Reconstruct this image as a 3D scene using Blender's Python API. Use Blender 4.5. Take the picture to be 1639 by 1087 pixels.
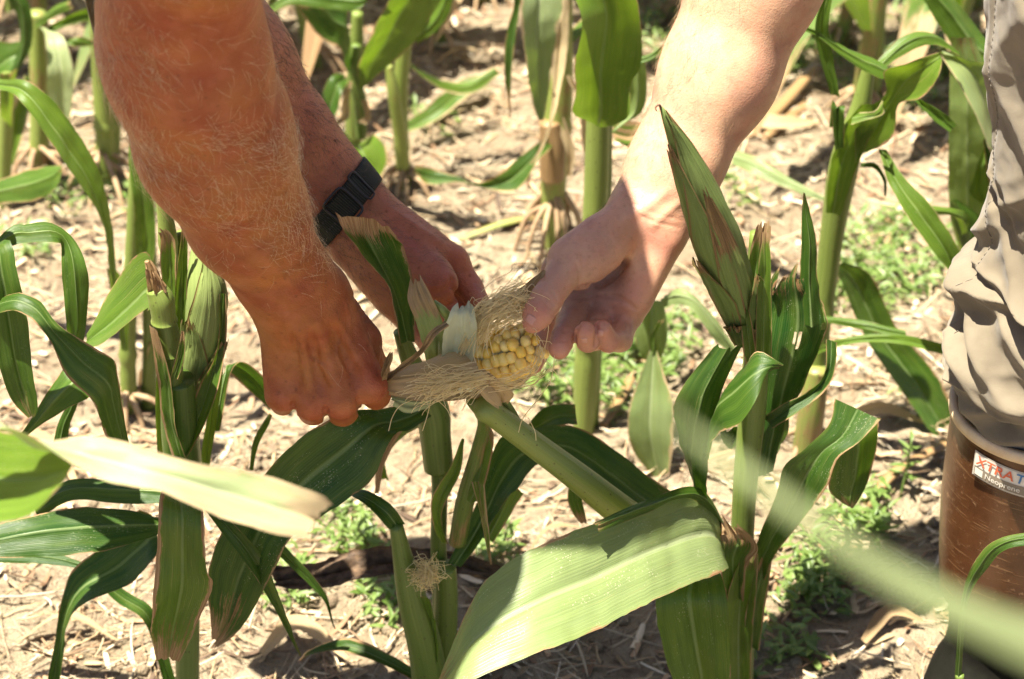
import bpy, math, random
import numpy as np
from mathutils import Vector, Matrix

for o in list(bpy.data.objects):
    bpy.data.objects.remove(o, do_unlink=True)
SC = bpy.context.scene
COL = SC.collection
random.seed(7)
RNG = np.random.default_rng(11)

# ------------------------------------------------------------------ camera
CAM_H, PITCH, LENS = 1.40, math.radians(35.0), 75.0
FPX = LENS / 36.0 * 1639.0
cam_d = bpy.data.cameras.new("camera")
cam = bpy.data.objects.new("camera", cam_d)
COL.objects.link(cam)
cam.location = (0, 0, CAM_H)
cam.rotation_euler = (math.pi / 2 - PITCH, 0, 0)
cam_d.lens = LENS
cam_d.sensor_width = 36.0
cam_d.clip_start = 0.02
cam_d.clip_end = 500
cam_d.dof.use_dof = True
cam_d.dof.focus_distance = 1.60
cam_d.dof.aperture_fstop = 8.0
SC.camera = cam

# ------------------------------------------------------------------ light
TO_SUN = Vector((-0.245, -0.10, 0.965)).normalized()
world = bpy.data.worlds.new("World")
SC.world = world
world.use_nodes = True
wn = world.node_tree
bg = wn.nodes["Background"]
sky = wn.nodes.new("ShaderNodeTexSky")
sky.sky_type = 'NISHITA'
sky.sun_disc = False
sky.sun_elevation = math.asin(TO_SUN.z)
sky.sun_rotation = math.atan2(TO_SUN.x, TO_SUN.y)
sky.dust_density = 1.0
sky.ozone_density = 0.0
sky.air_density = 0.35
wn.links.new(sky.outputs[0], bg.inputs[0])
bg.inputs[1].default_value = 0.07
sun_d = bpy.data.lights.new("sun", 'SUN')
sun_d.energy = 5.0
sun_d.angle = math.radians(0.55)
sun_d.color = (1.0, 0.93, 0.80)
sun = bpy.data.objects.new("sun", sun_d)
COL.objects.link(sun)
sun.rotation_euler = (-TO_SUN).to_track_quat('-Z', 'Y').to_euler()
SC.view_settings.view_transform = 'Standard'
SC.view_settings.look = 'None'
SC.view_settings.exposure = 2.02
SC.view_settings.gamma = 1.0
SC.cycles.use_denoising = True
SC.cycles.max_bounces = 8
SC.cycles.transmission_bounces = 4
SC.cycles.caustics_reflective = False
SC.cycles.caustics_refractive = False

# ------------------------------------------------------------------ pixel rays
FW = np.array([0, math.cos(PITCH), -math.sin(PITCH)])
UP = np.array([0, math.sin(PITCH), math.cos(PITCH)])
RT = np.array([1.0, 0, 0])
EYE = np.array([0, 0, CAM_H])
def ray(px, py):
    return FW + RT * ((px - 819.5) / FPX) + UP * ((543.5 - py) / FPX)
def C(px, py, d):            # point at depth d along the view axis
    return EYE + ray(px, py) * d
def W(px, py, Y):            # point in the upright plane at forward distance Y
    r = ray(px, py)
    return EYE + r * (Y / r[1])
def G(px, py, z=0.0):        # point on the ground
    r = ray(px, py)
    return EYE + r * ((z - CAM_H) / r[2])

# ------------------------------------------------------------------ object helpers
def tag(o, label=None, cat=None, group=None, kind=None):
    if label: o["label"] = label
    if cat: o["category"] = cat
    if group: o["group"] = group
    if kind: o["kind"] = kind
    return o
def empty(name, loc, label=None, cat=None, group=None):
    o = bpy.data.objects.new(name, None)
    o.empty_display_size = 0.05
    o.location = loc
    COL.objects.link(o)
    return tag(o, label, cat, group)
def base_of(par):
    v = np.zeros(3)
    while par is not None:
        v = v + np.array(par.location)
        par = par.parent
    return v
def mesh(name, verts, faces, mat=None, parent=None, smooth=True, uv=None, uv2=None, props=None, mats=None, fmat=None, col=None):
    verts = np.asarray(verts, float)
    if parent is not None:
        verts = verts - base_of(parent)
    me = bpy.data.meshes.new(name)
    if isinstance(faces, np.ndarray) and faces.ndim == 2:
        n, k = faces.shape
        me.vertices.add(len(verts)); me.vertices.foreach_set("co", verts.astype(np.float32).ravel())
        me.loops.add(n * k); me.loops.foreach_set("vertex_index", faces.astype(np.int32).ravel())
        me.polygons.add(n)
        me.polygons.foreach_set("loop_start", np.arange(0, n * k, k, dtype=np.int32))
        me.polygons.foreach_set("loop_total", np.full(n, k, dtype=np.int32))
        me.update(calc_edges=True)
    else:
        me.from_pydata([tuple(v) for v in verts], [], [tuple(f) for f in faces])
        me.update()
    if smooth:
        me.polygons.foreach_set("use_smooth", np.ones(len(me.polygons), dtype=bool))
    li = np.empty(len(me.loops), dtype=np.int32)
    me.loops.foreach_get("vertex_index", li)
    for nm, u in (("UVMap", uv), ("UV2", uv2)):
        if u is not None:
            l = me.uv_layers.new(name=nm)
            l.data.foreach_set("uv", np.asarray(u, np.float32)[li].ravel())
    if col is not None:
        a = me.attributes.new("tone", 'FLOAT_COLOR', 'POINT')
        c4 = np.ones((len(verts), 4), np.float32); c4[:, :3] = col
        a.data.foreach_set("color", c4.ravel())
    if mats:
        for m in mats: me.materials.append(m)
        if fmat is not None:
            me.polygons.foreach_set("material_index", np.asarray(fmat, np.int32))
    elif mat:
        me.materials.append(mat)
    o = bpy.data.objects.new(name, me)
    COL.objects.link(o)
    if parent is not None: o.parent = parent
    if props:
        for k_, v_ in props.items(): o[k_] = float(v_)
    return o
def norm(a):
    a = np.asarray(a, float)
    return a / np.maximum(np.linalg.norm(a, axis=-1, keepdims=True), 1e-12)
def crom(pts, n):
    """Catmull-Rom through pts (k,dim), n samples"""
    p = np.asarray(pts, float)
    k = len(p)
    if k == 2:
        t = np.linspace(0, 1, n)[:, None]
        return p[0] * (1 - t) + p[1] * t
    q = np.vstack([2 * p[0] - p[1], p, 2 * p[-1] - p[-2]])
    # parameter by chord length
    s = np.concatenate([[0], np.cumsum(np.linalg.norm(np.diff(p[:, :3], axis=0), axis=1) + 1e-9)])
    x = np.linspace(0, s[-1], n)
    i = np.clip(np.searchsorted(s, x, side='right') - 1, 0, k - 2)
    t = ((x - s[i]) / (s[i + 1] - s[i]))[:, None]
    a, b, c, d = q[i], q[i + 1], q[i + 2], q[i + 3]
    return 0.5 * ((2 * b) + (-a + c) * t + (2 * a - 5 * b + 4 * c - d) * t ** 2 + (-a + 3 * b - 3 * c + d) * t ** 3)
def grid_faces(nv, nu, closed=False):
    i = np.arange(nv - 1)[:, None]; j = np.arange(nu if closed else nu - 1)[None, :]
    j2 = (j + 1) % nu
    f = np.stack(np.broadcast_arrays(i * nu + j, i * nu + j2, (i + 1) * nu + j2, (i + 1) * nu + j), -1)
    return f.reshape(-1, 4)
def tube_geo(path, radii, sides=12, n=None, flat=1.0, cap=True):
    """swept tube; returns verts, faces, uv"""
    P = np.asarray(path, float); R = np.asarray(radii, float)
    if n:
        PR = crom(np.hstack([P, R[:, None]]), n); P, R = PR[:, :3], PR[:, 3]
    n = len(P)
    T = norm(np.gradient(P, axis=0))
    ref = np.array([0, 1.0, 0]) if abs(T[0][1]) < 0.9 else np.array([1.0, 0, 0])
    N = np.zeros_like(P); x = ref
    for i in range(n):
        x = x - T[i] * np.dot(x, T[i]); x = x / np.linalg.norm(x); N[i] = x
    B = np.cross(T, N)
    a = np.linspace(0, 2 * math.pi, sides, endpoint=False)
    V = P[:, None] + R[:, None, None] * (np.cos(a)[None, :, None] * N[:, None] + flat * np.sin(a)[None, :, None] * B[:, None])
    L = np.concatenate([[0], np.cumsum(np.linalg.norm(np.diff(P, axis=0), axis=1))])
    uv = np.stack(np.broadcast_arrays((a / (2 * math.pi))[None, :], L[:, None]), -1).reshape(-1, 2)
    V = V.reshape(-1, 3)
    F = grid_faces(n, sides, True)
    if cap:
        V = np.vstack([V, P[0] - T[0] * R[0] * .15, P[-1] + T[-1] * R[-1] * .35])
        uv = np.vstack([uv, [[0.5, 0], [0.5, L[-1]]]])
        c0, c1 = len(V) - 2, len(V) - 1
        j = np.arange(sides); j2 = (j + 1) % sides
        F = np.vstack([F, np.stack([np.full(sides, c0), j2, j, j], 1), np.stack([np.full(sides, c1), (n - 1) * sides + j, (n - 1) * sides + j2, (n - 1) * sides + j2], 1)])
        tri = [tuple(f) if f[2] != f[3] else tuple(f[:3]) for f in F.tolist()]
        F = tri
    return V, F, uv
def tube(name, path, radii, mat, parent=None, sides=12, n=None, flat=1.0, props=None):
    V, F, uv = tube_geo(path, radii, sides, n, flat)
    return mesh(name, V, F, mat, parent, uv=uv, props=props)
def strands_geo(roots, paths_r, sides=3):
    """many thin strands: roots (n,m,3) paths, radius (m,) ; returns V,F arrays"""
    P = np.asarray(roots, float); n, m, _ = P.shape
    T = norm(np.gradient(P, axis=1))
    ref = norm(np.array([0.31, -0.52, 0.79]) + 0 * T)
    N = norm(np.cross(T, ref)); B = np.cross(T, N)
    a = np.linspace(0, 2 * math.pi, sides, endpoint=False)
    R = np.asarray(paths_r, float)
    if R.ndim == 1: R = np.broadcast_to(R[None, :], (n, m))
    V = P[:, :, None] + R[:, :, None, None] * (np.cos(a)[None, None, :, None] * N[:, :, None] + np.sin(a)[None, None, :, None] * B[:, :, None])
    F = grid_faces(m, sides, True)
    F = (F[None] + (np.arange(n) * m * sides)[:, None, None]).reshape(-1, 4)
    return V.reshape(-1, 3), F
# value noise -------------------------------------------------------
_T = np.random.default_rng(5).random((256, 256))
def vnoise(x, y):
    xi = np.floor(x).astype(int); yi = np.floor(y).astype(int)
    fx = x - xi; fy = y - yi
    fx = fx * fx * (3 - 2 * fx); fy = fy * fy * (3 - 2 * fy)
    g = lambda a, b: _T[a & 255, b & 255]
    return (g(xi, yi) * (1 - fx) + g(xi + 1, yi) * fx) * (1 - fy) + (g(xi, yi + 1) * (1 - fx) + g(xi + 1, yi + 1) * fx) * fy
def fbm(x, y, oct=4):
    s = 0; a = 0.5
    for k in range(oct):
        s = s + a * (vnoise(x + 17.3 * k, y - 9.1 * k) - 0.5); x = x * 2.03; y = y * 2.03; a *= 0.5
    return s

# ------------------------------------------------------------------ materials
class NT:
    def __init__(s, name):
        s.m = bpy.data.materials.new(name); s.m.use_nodes = True
        s.t = s.m.node_tree; s.b = s.t.nodes["Principled BSDF"]; s.out = s.t.nodes["Material Output"]
    def n(s, typ, **kw):
        nd = s.t.nodes.new("ShaderNode" + typ)
        for k, v in kw.items(): setattr(nd, k, v)
        return nd
    def l(s, a, b): s.t.links.new(a, b)
    def put(s, sock, v):
        if hasattr(v, "is_linked"): s.l(v, sock)
        else: sock.default_value = v
    def math(s, op, a, b=0.0, c=0.0, clamp=False):
        nd = s.n("Math", operation=op, use_clamp=clamp)
        s.put(nd.inputs[0], a); s.put(nd.inputs[1], b); s.put(nd.inputs[2], c)
        return nd.outputs[0]
    def mix(s, f, a, b, mode='MIX'):
        nd = s.n("Mix", data_type='RGBA', blend_type=mode, clamp_factor=True)
        s.put(nd.inputs[0], f)
        s.put(nd.inputs[6], a if hasattr(a, "is_linked") else (*a, 1)[:4]); s.put(nd.inputs[7], b if hasattr(b, "is_linked") else (*b, 1)[:4])
        return nd.outputs[2]
    def noise(s, vec, scale, detail=3, rough=0.55, dist=0.0):
        nd = s.n("TexNoise"); nd.inputs["Scale"].default_value = scale; nd.inputs["Detail"].default_value = detail
        nd.inputs["Roughness"].default_value = rough; nd.inputs["Distortion"].default_value = dist
        if vec is not None: s.l(vec, nd.inputs["Vector"])
        return nd.outputs[0]
    def ss(s, x, a, b):
        nd = s.n("MapRange", interpolation_type='SMOOTHSTEP')
        s.put(nd.inputs[0], x); s.put(nd.inputs[1], a); s.put(nd.inputs[2], b)
        return nd.outputs[0]
    def obj(s): return s.n("TexCoord").outputs["Object"]
    def geo(s): return s.n("NewGeometry").outputs["Position"]
    def attr(s, nm, typ='OBJECT'):
        nd = s.n("Attribute", attribute_type=typ, attribute_name=nm); return nd.outputs["Fac"]
    def vec(s, x, y, z=0.0):
        nd = s.n("CombineXYZ"); s.put(nd.inputs[0], x); s.put(nd.inputs[1], y); s.put(nd.inputs[2], z); return nd.outputs[0]
    def uv(s, nm="UVMap"):
        nd = s.n("UVMap", uv_map=nm); sp = s.n("SeparateXYZ"); s.l(nd.outputs[0], sp.inputs[0]); return sp.outputs[0], sp.outputs[1]
    def bump(s, h, strength=0.3, dist=0.002):
        nd = s.n("Bump"); nd.inputs["Strength"].default_value = strength; nd.inputs["Distance"].default_value = dist
        s.l(h, nd.inputs["Height"]); s.l(nd.outputs[0], s.b.inputs["Normal"]); return nd.outputs[0]
    def set(s, **kw):
        for k, v in kw.items():
            sock = s.b.inputs[k.replace("_", " ")]
            s.put(sock, (*v, 1) if isinstance(v, tuple) and len(v) == 3 and sock.type == 'RGBA' else v)
        return s.m

def leaf_material():
    s = NT("corn_leaf")
    u, v = s.uv(); vn, wid = s.uv("UV2")
    rnd = s.n("ObjectInfo").outputs["Random"]
    off = s.math('MULTIPLY', rnd, 37.0)
    uo = s.math('ADD', s.math('MULTIPLY', u, 9.0), off)
    stretched = s.vec(uo, s.math('MULTIPLY', v, 14.0))
    n1 = s.noise(stretched, 1.0, 4)
    n2 = s.noise(s.vec(s.math('ADD', s.math('MULTIPLY', u, 60.0), off), s.math('MULTIPLY', v, 9.0)), 1.0, 3)
    nb = s.noise(s.vec(s.math('ADD', s.math('MULTIPLY', u, 4.0), off), s.math('MULTIPLY', v, 22.0)), 1.0, 5, 0.65)
    dist = s.math('ABSOLUTE', s.math('SUBTRACT', u, 0.5))
    rib = s.math('MULTIPLY', s.math('SUBTRACT', 1.0, s.ss(dist, 0.012, s.math('SUBTRACT', 0.058, s.math('MULTIPLY', vn, 0.03)))), s.math('SUBTRACT', 1.0, s.math('MULTIPLY', vn, 0.55)))
    vein = s.math('POWER', s.math('ABSOLUTE', s.math('SINE', s.math('MULTIPLY', u, 92.0))), 5.0)
    tint = s.attr("tint"); dry0 = s.attr("dry")
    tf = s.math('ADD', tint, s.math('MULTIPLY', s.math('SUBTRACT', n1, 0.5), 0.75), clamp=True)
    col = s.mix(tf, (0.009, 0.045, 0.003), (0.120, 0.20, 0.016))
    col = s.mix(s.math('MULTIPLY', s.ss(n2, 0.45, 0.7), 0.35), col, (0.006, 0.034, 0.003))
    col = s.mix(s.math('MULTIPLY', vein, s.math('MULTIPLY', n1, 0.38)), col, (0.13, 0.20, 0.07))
    col = s.mix(s.attr('white'), col, s.mix(n2, (0.46, 0.50, 0.30), (0.30, 0.37, 0.16)))  # white: bleached leaf colour, and sun glare painted into the sunlit blades
    # scorch streaks that follow the veins
    stk = s.noise(s.vec(s.math('ADD', s.math('MULTIPLY', u, 38.0), off), s.math('MULTIPLY', v, 11.0), 3.0), 1.0, 4, 0.6)
    col = s.mix(s.math('MULTIPLY', s.ss(stk, 0.60, 0.70), s.math('ADD', 0.12, s.math('MULTIPLY', dry0, 1.6)), clamp=True), col, (0.34, 0.27, 0.11))
    big = s.noise(s.vec(s.math('ADD', s.math('MULTIPLY', u, 1.7), off), s.math('MULTIPLY', v, 9.0), 7.0), 1.0, 3)
    col = s.mix(s.math('MULTIPLY', s.ss(big, 0.52, 0.72), 0.45), col, (0.13, 0.17, 0.03))
    col = s.mix(s.math('MULTIPLY', rib, 0.62), col, s.mix(s.attr('white'), (0.26, 0.34, 0.13), (0.66, 0.68, 0.46)))
    # pale specks of dust and insect bites
    vo = s.n("TexVoronoi"); vo.inputs["Scale"].default_value = 1.0
    sepc = s.n('SeparateColor'); s.l(vo.outputs['Color'], sepc.inputs[0])
    s.l(s.vec(s.math('MULTIPLY', u, 62.0), s.math('MULTIPLY', v, 560.0), off), vo.inputs["Vector"])
    spk = s.math('MULTIPLY', s.math('LESS_THAN', vo.outputs["Distance"], s.math('MULTIPLY', sepc.outputs[0], 0.30)), s.ss(nb, 0.50, 0.62))
    spk = s.math('MULTIPLY', spk, s.math('ADD', 0.25, s.attr("speck")))
    col = s.mix(spk, col, (0.55, 0.55, 0.36))
    # dry margins
    edge = s.math('SUBTRACT', 0.5, dist)
    dry = s.attr("dry")
    lim = s.math('ADD', s.math('ADD', -0.012, s.math('MULTIPLY', dry, 0.24)), s.math('MULTIPLY', s.math('SUBTRACT', nb, 0.55), s.math('ADD', 0.16, s.math('MULTIPLY', dry, 0.75))))
    em = s.math('SUBTRACT', 1.0, s.ss(s.math('SUBTRACT', edge, lim), -0.012, 0.014))
    tipd = s.attr("tipdry")
    tl = s.math('ADD', s.math('SUBTRACT', vn, s.math('SUBTRACT', 1.02, tipd)), s.math('ADD', s.math('MULTIPLY', s.math('SUBTRACT', n2, 0.5), 0.55), s.math('MULTIPLY', s.math('SUBTRACT', nb, 0.5), 0.45)))
    tm = s.math('MULTIPLY', s.ss(tl, -0.005, 0.02), s.math('GREATER_THAN', tipd, 0.001))
    brown = s.math('MAXIMUM', s.math('MAXIMUM', em, tm), s.ss(s.math('ADD', s.attr("brown"), s.math('MULTIPLY', s.math('SUBTRACT', nb, 0.5), 0.9)), 0.45, 0.62))
    dcol = s.mix(s.ss(n2, 0.35, 0.65), (0.42, 0.29, 0.15), (0.20, 0.105, 0.045))
    dcol = s.mix(s.attr("pale"), dcol, s.mix(n2, (0.60, 0.50, 0.30), (0.42, 0.31, 0.16)))
    yel = s.math('MULTIPLY', s.math('SUBTRACT', 1.0, s.ss(s.math('SUBTRACT', edge, lim), 0.0, 0.05)), dry)
    col = s.mix(s.math('MULTIPLY', yel, 0.7), col, (0.30, 0.27, 0.05))
    col = s.mix(brown, col, dcol)
    s.set(Base_Color=col, Roughness=s.math('ADD', 0.40, s.math('MULTIPLY', brown, 0.35)), Specular_IOR_Level=0.38)
    h = s.math('ADD', s.math('MULTIPLY', vein, 0.22), s.math('ADD', s.math('MULTIPLY', n2, 1.1), s.math('MULTIPLY', nb, 0.9)))
    nrm = s.bump(h, 0.30, 0.0010)
    tr = s.n("BsdfTranslucent")
    tcol = s.mix(brown, s.mix(tf, (0.022, 0.085, 0.003), (0.26, 0.40, 0.018)), s.mix(0.3, dcol, (0.5, 0.3, 0.12)))
    tcol = s.mix(s.math('MULTIPLY', rib, 0.55), tcol, (0.08, 0.15, 0.02))
    s.l(tcol, tr.inputs[0]); s.l(nrm, tr.inputs["Normal"])
    mx = s.n("MixShader"); mx.inputs[0].default_value = 0.33
    s.l(s.b.outputs[0], mx.inputs[1]); s.l(tr.outputs[0], mx.inputs[2]); s.l(mx.outputs[0], s.out.inputs[0])
    return s.m
def stalk_material():
    s = NT("corn_stalk")
    u, v = s.uv(); rnd = s.n("ObjectInfo").outputs["Random"]; off = s.math('MULTIPLY', rnd, 31.0)
    n1 = s.noise(s.vec(s.math('ADD', s.math('MULTIPLY', u, 34.0), off), s.math('MULTIPLY', v, 7.0)), 1.0, 3)
    nb = s.noise(s.vec(s.math('ADD', s.math('MULTIPLY', u, 4.0), off), s.math('MULTIPLY', v, 16.0)), 1.0, 5, 0.65)
    tf = s.math('ADD', s.attr("tint"), s.math('MULTIPLY', s.math('SUBTRACT', n1, 0.5), 0.7), clamp=True)
    col = s.mix(tf, (0.040, 0.090, 0.010), (0.22, 0.27, 0.060))
    brown = s.ss(s.math('ADD', s.attr("brown"), s.math('MULTIPLY', s.math('SUBTRACT', nb, 0.5), 1.1)), 0.40, 0.62)
    col = s.mix(brown, col, s.mix(n1, (0.13, 0.065, 0.025), (0.36, 0.24, 0.11)))
    vo = s.n("TexVoronoi"); vo.inputs["Scale"].default_value = 1.0
    s.l(s.vec(s.math('MULTIPLY', u, 12.0), s.math('MULTIPLY', v, 130.0), off), vo.inputs["Vector"])
    spk = s.math('MULTIPLY', s.math('LESS_THAN', vo.outputs["Distance"], 0.13), 0.6)
    col = s.mix(spk, col, (0.05, 0.03, 0.012))
    s.set(Base_Color=col, Roughness=0.42, Specular_IOR_Level=0.4)
    s.bump(s.math('ADD', n1, nb), 0.35, 0.0012)
    return s.m
def husk_material():
    s = NT("corn_husk")
    u, v = s.uv(); vn, wid = s.uv("UV2"); rnd = s.n("ObjectInfo").outputs["Random"]; off = s.math('MULTIPLY', rnd, 31.0)
    n1 = s.noise(s.vec(s.math('ADD', s.math('MULTIPLY', u, 42.0), off), s.math('MULTIPLY', v, 7.0)), 1.0, 3)
    nb = s.noise(s.vec(s.math('ADD', s.math('MULTIPLY', u, 3.0), off), s.math('MULTIPLY', v, 30.0)), 1.0, 5, 0.65)
    tf = s.math('ADD', s.attr("tint"), s.math('MULTIPLY', s.math('SUBTRACT', n1, 0.5), 0.55), clamp=True)
    col = s.mix(tf, (0.035, 0.085, 0.010), (0.32, 0.40, 0.13))
    col = s.mix(s.attr("white"), col, s.mix(n1, (0.62, 0.66, 0.46), (0.75, 0.76, 0.60)))
    tl = s.math('ADD', s.math('SUBTRACT', vn, s.math('SUBTRACT', 1.02, s.attr("tipdry"))), s.math('MULTIPLY', s.math('SUBTRACT', nb, 0.5), 0.5))
    tm = s.math('MULTIPLY', s.ss(tl, -0.02, 0.06), s.math('GREATER_THAN', s.attr("tipdry"), 0.001))
    dist = s.math('ABSOLUTE', s.math('SUBTRACT', u, 0.5)); edge = s.math('SUBTRACT', 0.5, dist)
    em = s.math('SUBTRACT', 1.0, s.ss(s.math('SUBTRACT', edge, s.math('MULTIPLY', s.attr("dry"), s.math('MULTIPLY', nb, 0.2))), -0.01, 0.02))
    brown = s.math('MAXIMUM', s.math('MAXIMUM', tm, s.math('MULTIPLY', em, s.math('GREATER_THAN', s.attr("dry"), 0.001))), s.ss(s.math('ADD', s.attr("brown"), s.math('MULTIPLY', s.math('SUBTRACT', nb, 0.5), 0.9)), 0.42, 0.6))
    dcol = s.mix(s.ss(n1, 0.35, 0.65), (0.30, 0.19, 0.085), (0.13, 0.07, 0.03))
    dcol = s.mix(s.attr("pale"), dcol, s.mix(n1, (0.66, 0.52, 0.30), (0.44, 0.30, 0.14)))
    dcol = s.mix(s.math('MULTIPLY', s.ss(nb, 0.60, 0.70), 0.8), dcol, (0.06, 0.035, 0.018))
    col = s.mix(brown, col, dcol)
    s.set(Base_Color=col, Roughness=0.5, Specular_IOR_Level=0.35)
    nrm = s.bump(s.math('ADD', n1, s.math('MULTIPLY', nb, 0.6)), 0.5, 0.0012)
    tr = s.n("BsdfTranslucent"); s.l(s.mix(0.35, col, (0.5, 0.5, 0.2)), tr.inputs[0])
    mx = s.n("MixShader"); mx.inputs[0].default_value = 0.25
    s.l(s.b.outputs[0], mx.inputs[1]); s.l(tr.outputs[0], mx.inputs[2]); s.l(mx.outputs[0], s.out.inputs[0])
    return s.m
def plain(name, col, rough=0.6, col2=None, scale=40.0, bump=0.0, spec=0.4, detail=4):
    s = NT(name)
    nz = s.noise(s.obj(), scale, detail)
    c = s.mix(s.ss(nz, 0.3, 0.7), col, col2 or tuple(x * 0.7 for x in col))
    s.set(Base_Color=c, Roughness=rough, Specular_IOR_Level=spec)
    if bump: s.bump(nz, bump, 0.002)
    return s.m
M_LEAF, M_STALK, M_HUSK = leaf_material(), stalk_material(), husk_material()
def silk_material():
    s = NT("corn_silk")
    rp = s.noise(s.geo(), 160.0, 2)
    s.set(Base_Color=s.mix(s.ss(rp, 0.4, 0.66), (0.92, 0.84, 0.56), (0.86, 0.72, 0.42)), Roughness=0.4)
    tr = s.n('BsdfTranslucent'); tr.inputs[0].default_value = (.95, .86, .55, 1)
    mx = s.n('MixShader'); mx.inputs[0].default_value = .55
    s.l(s.b.outputs[0], mx.inputs[1]); s.l(tr.outputs[0], mx.inputs[2]); s.l(mx.outputs[0], s.out.inputs[0])
    return s.m
M_SILK = silk_material()
M_ROOT = plain("brace_root", (0.42, 0.30, 0.17), 0.8, (0.24, 0.15, 0.08), 60, 0.3)
M_DEAD = plain("dead_leaf", (0.13, 0.08, 0.043), 0.75, (0.045, 0.027, 0.015), 110, 0.9)
# ================================================================== GROUND
def soil_material():
    s = NT("dry_soil")
    p = s.geo()
    n1 = s.noise(p, 9.0, 5, 0.6); n2 = s.noise(p, 70.0, 5, 0.6); n3 = s.noise(p, 420.0, 3, 0.6)
    col = s.mix(s.ss(n1, 0.3, 0.7), (0.44, 0.355, 0.24), (0.31, 0.245, 0.158))
    col = s.mix(s.math('MULTIPLY', s.ss(n2, 0.46, 0.70), 0.75), col, (0.21, 0.145, 0.095))
    col = s.mix(s.math('MULTIPLY', s.ss(n3, 0.55, 0.75), 0.5), col, (0.52, 0.41, 0.29))
    s.set(Base_Color=col, Roughness=0.95, Specular_IOR_Level=0.15)
    s.bump(s.math('ADD', n2, s.math('MULTIPLY', n3, 0.7)), 1.0, 0.012)
    return s.m
M_SOIL = soil_material()
def ground_height(x, y):
    h = 0.030 * fbm(x * 2.2, y * 2.2, 3) + 0.024 * fbm(x * 9, y * 9, 3)
    c = np.maximum(0, fbm(x * 34 + 5, y * 34, 3) - 0.02)
    h = h + 0.026 * c + 0.008 * fbm(x * 90, y * 90, 2)
    return h
def axis_lines(lo, hi, step, far):
    core = np.arange(lo, hi + step / 2, step)
    g = [0.03]
    while sum(g) < far: g.append(g[-1] * 1.35)
    e = np.cumsum(g)
    return np.concatenate([(lo - e)[::-1], core, hi + e])
gx = axis_lines(-0.95, 0.95, 0.0062, 120); gy = axis_lines(1.30, 3.05, 0.0062, 160)
XX, YY = np.meshgrid(gx, gy)
ZZ = ground_height(XX, YY)
tag(mesh("ground", np.stack([XX, YY, ZZ], -1).reshape(-1, 3), grid_faces(len(gy), len(gx)), M_SOIL), "pale dry crumbly soil of the corn field", None, None, "structure")
def gz(x, y): return float(ground_height(np.array([x]), np.array([y]))[0])
def on_ground(px, py, up=0.0):
    g = G(px, py); g[2] = gz(g[0], g[1]) + up
    return g

# straw litter: one uncountable mass
def straw_material():
    s = NT("straw")
    nd = s.n("Attribute", attribute_type='GEOMETRY', attribute_name="tone")
    s.set(Base_Color=nd.outputs["Color"], Roughness=0.7, Specular_IOR_Level=0.3)
    return s.m
M_STRAW = straw_material()
def litter(name, n, xr, yr, lmin, lmax, wmin, wmax, seed, label, clump=0.0, lift=0.010):
    r = np.random.default_rng(seed)
    x = r.uniform(*xr, n * 3); y = r.uniform(*yr, n * 3)
    dens = fbm(x * 3.1 + 40, y * 3.1, 3)
    keep = dens + r.uniform(-.35, .35, n * 3) > clump
    x = x[keep][:n]; y = y[keep][:n]; n = len(x)
    L = lmin + (lmax - lmin) * r.random(n) ** 2.6; w = wmin + (wmax - wmin) * r.random(n) ** 2.5
    ang = r.normal(0.25, 0.9, n)
    m = 5
    t = np.linspace(-.5, .5, m)[None, :]
    bend = r.normal(0, .12, n)[:, None]
    dx = np.cos(ang)[:, None]; dy = np.sin(ang)[:, None]
    px = x[:, None] + L[:, None] * (t * dx - bend * (t ** 2) * dy * 2)
    py = y[:, None] + L[:, None] * (t * dy + bend * (t ** 2) * dx * 2)
    slope = r.normal(0, .12, n)[:, None]
    pz = ground_height(x, y)[:, None] * .5 + ground_height(px, py) * .5 + r.uniform(.0, lift, n)[:, None] + L[:, None] * slope * t * .6 + .0015
    R = w[:, None] * .5 * np.array([.7, 1, 1, 1, .6])[None, :]
    V, F = strands_geo(np.stack([px, py, pz], -1), R, 4)
    base = np.array([[.62, .50, .32], [.50, .37, .21], [.70, .60, .44], [.32, .21, .12], [.56, .46, .31], [.16, .10, .055]])
    c = base[r.integers(0, 6, n)] * r.uniform(.60, 1.05, n)[:, None]
    tag(mesh(name, V, F, M_STRAW, col=np.repeat(c, m * 4, axis=0)), label, "straw", None, "stuff")
litter("straw_litter", 15000, (-.95, .95), (1.30, 3.05), .008, .085, .0006, .0028, 3, "broken straw and dry leaf bits scattered over the soil", -0.04)
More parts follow.
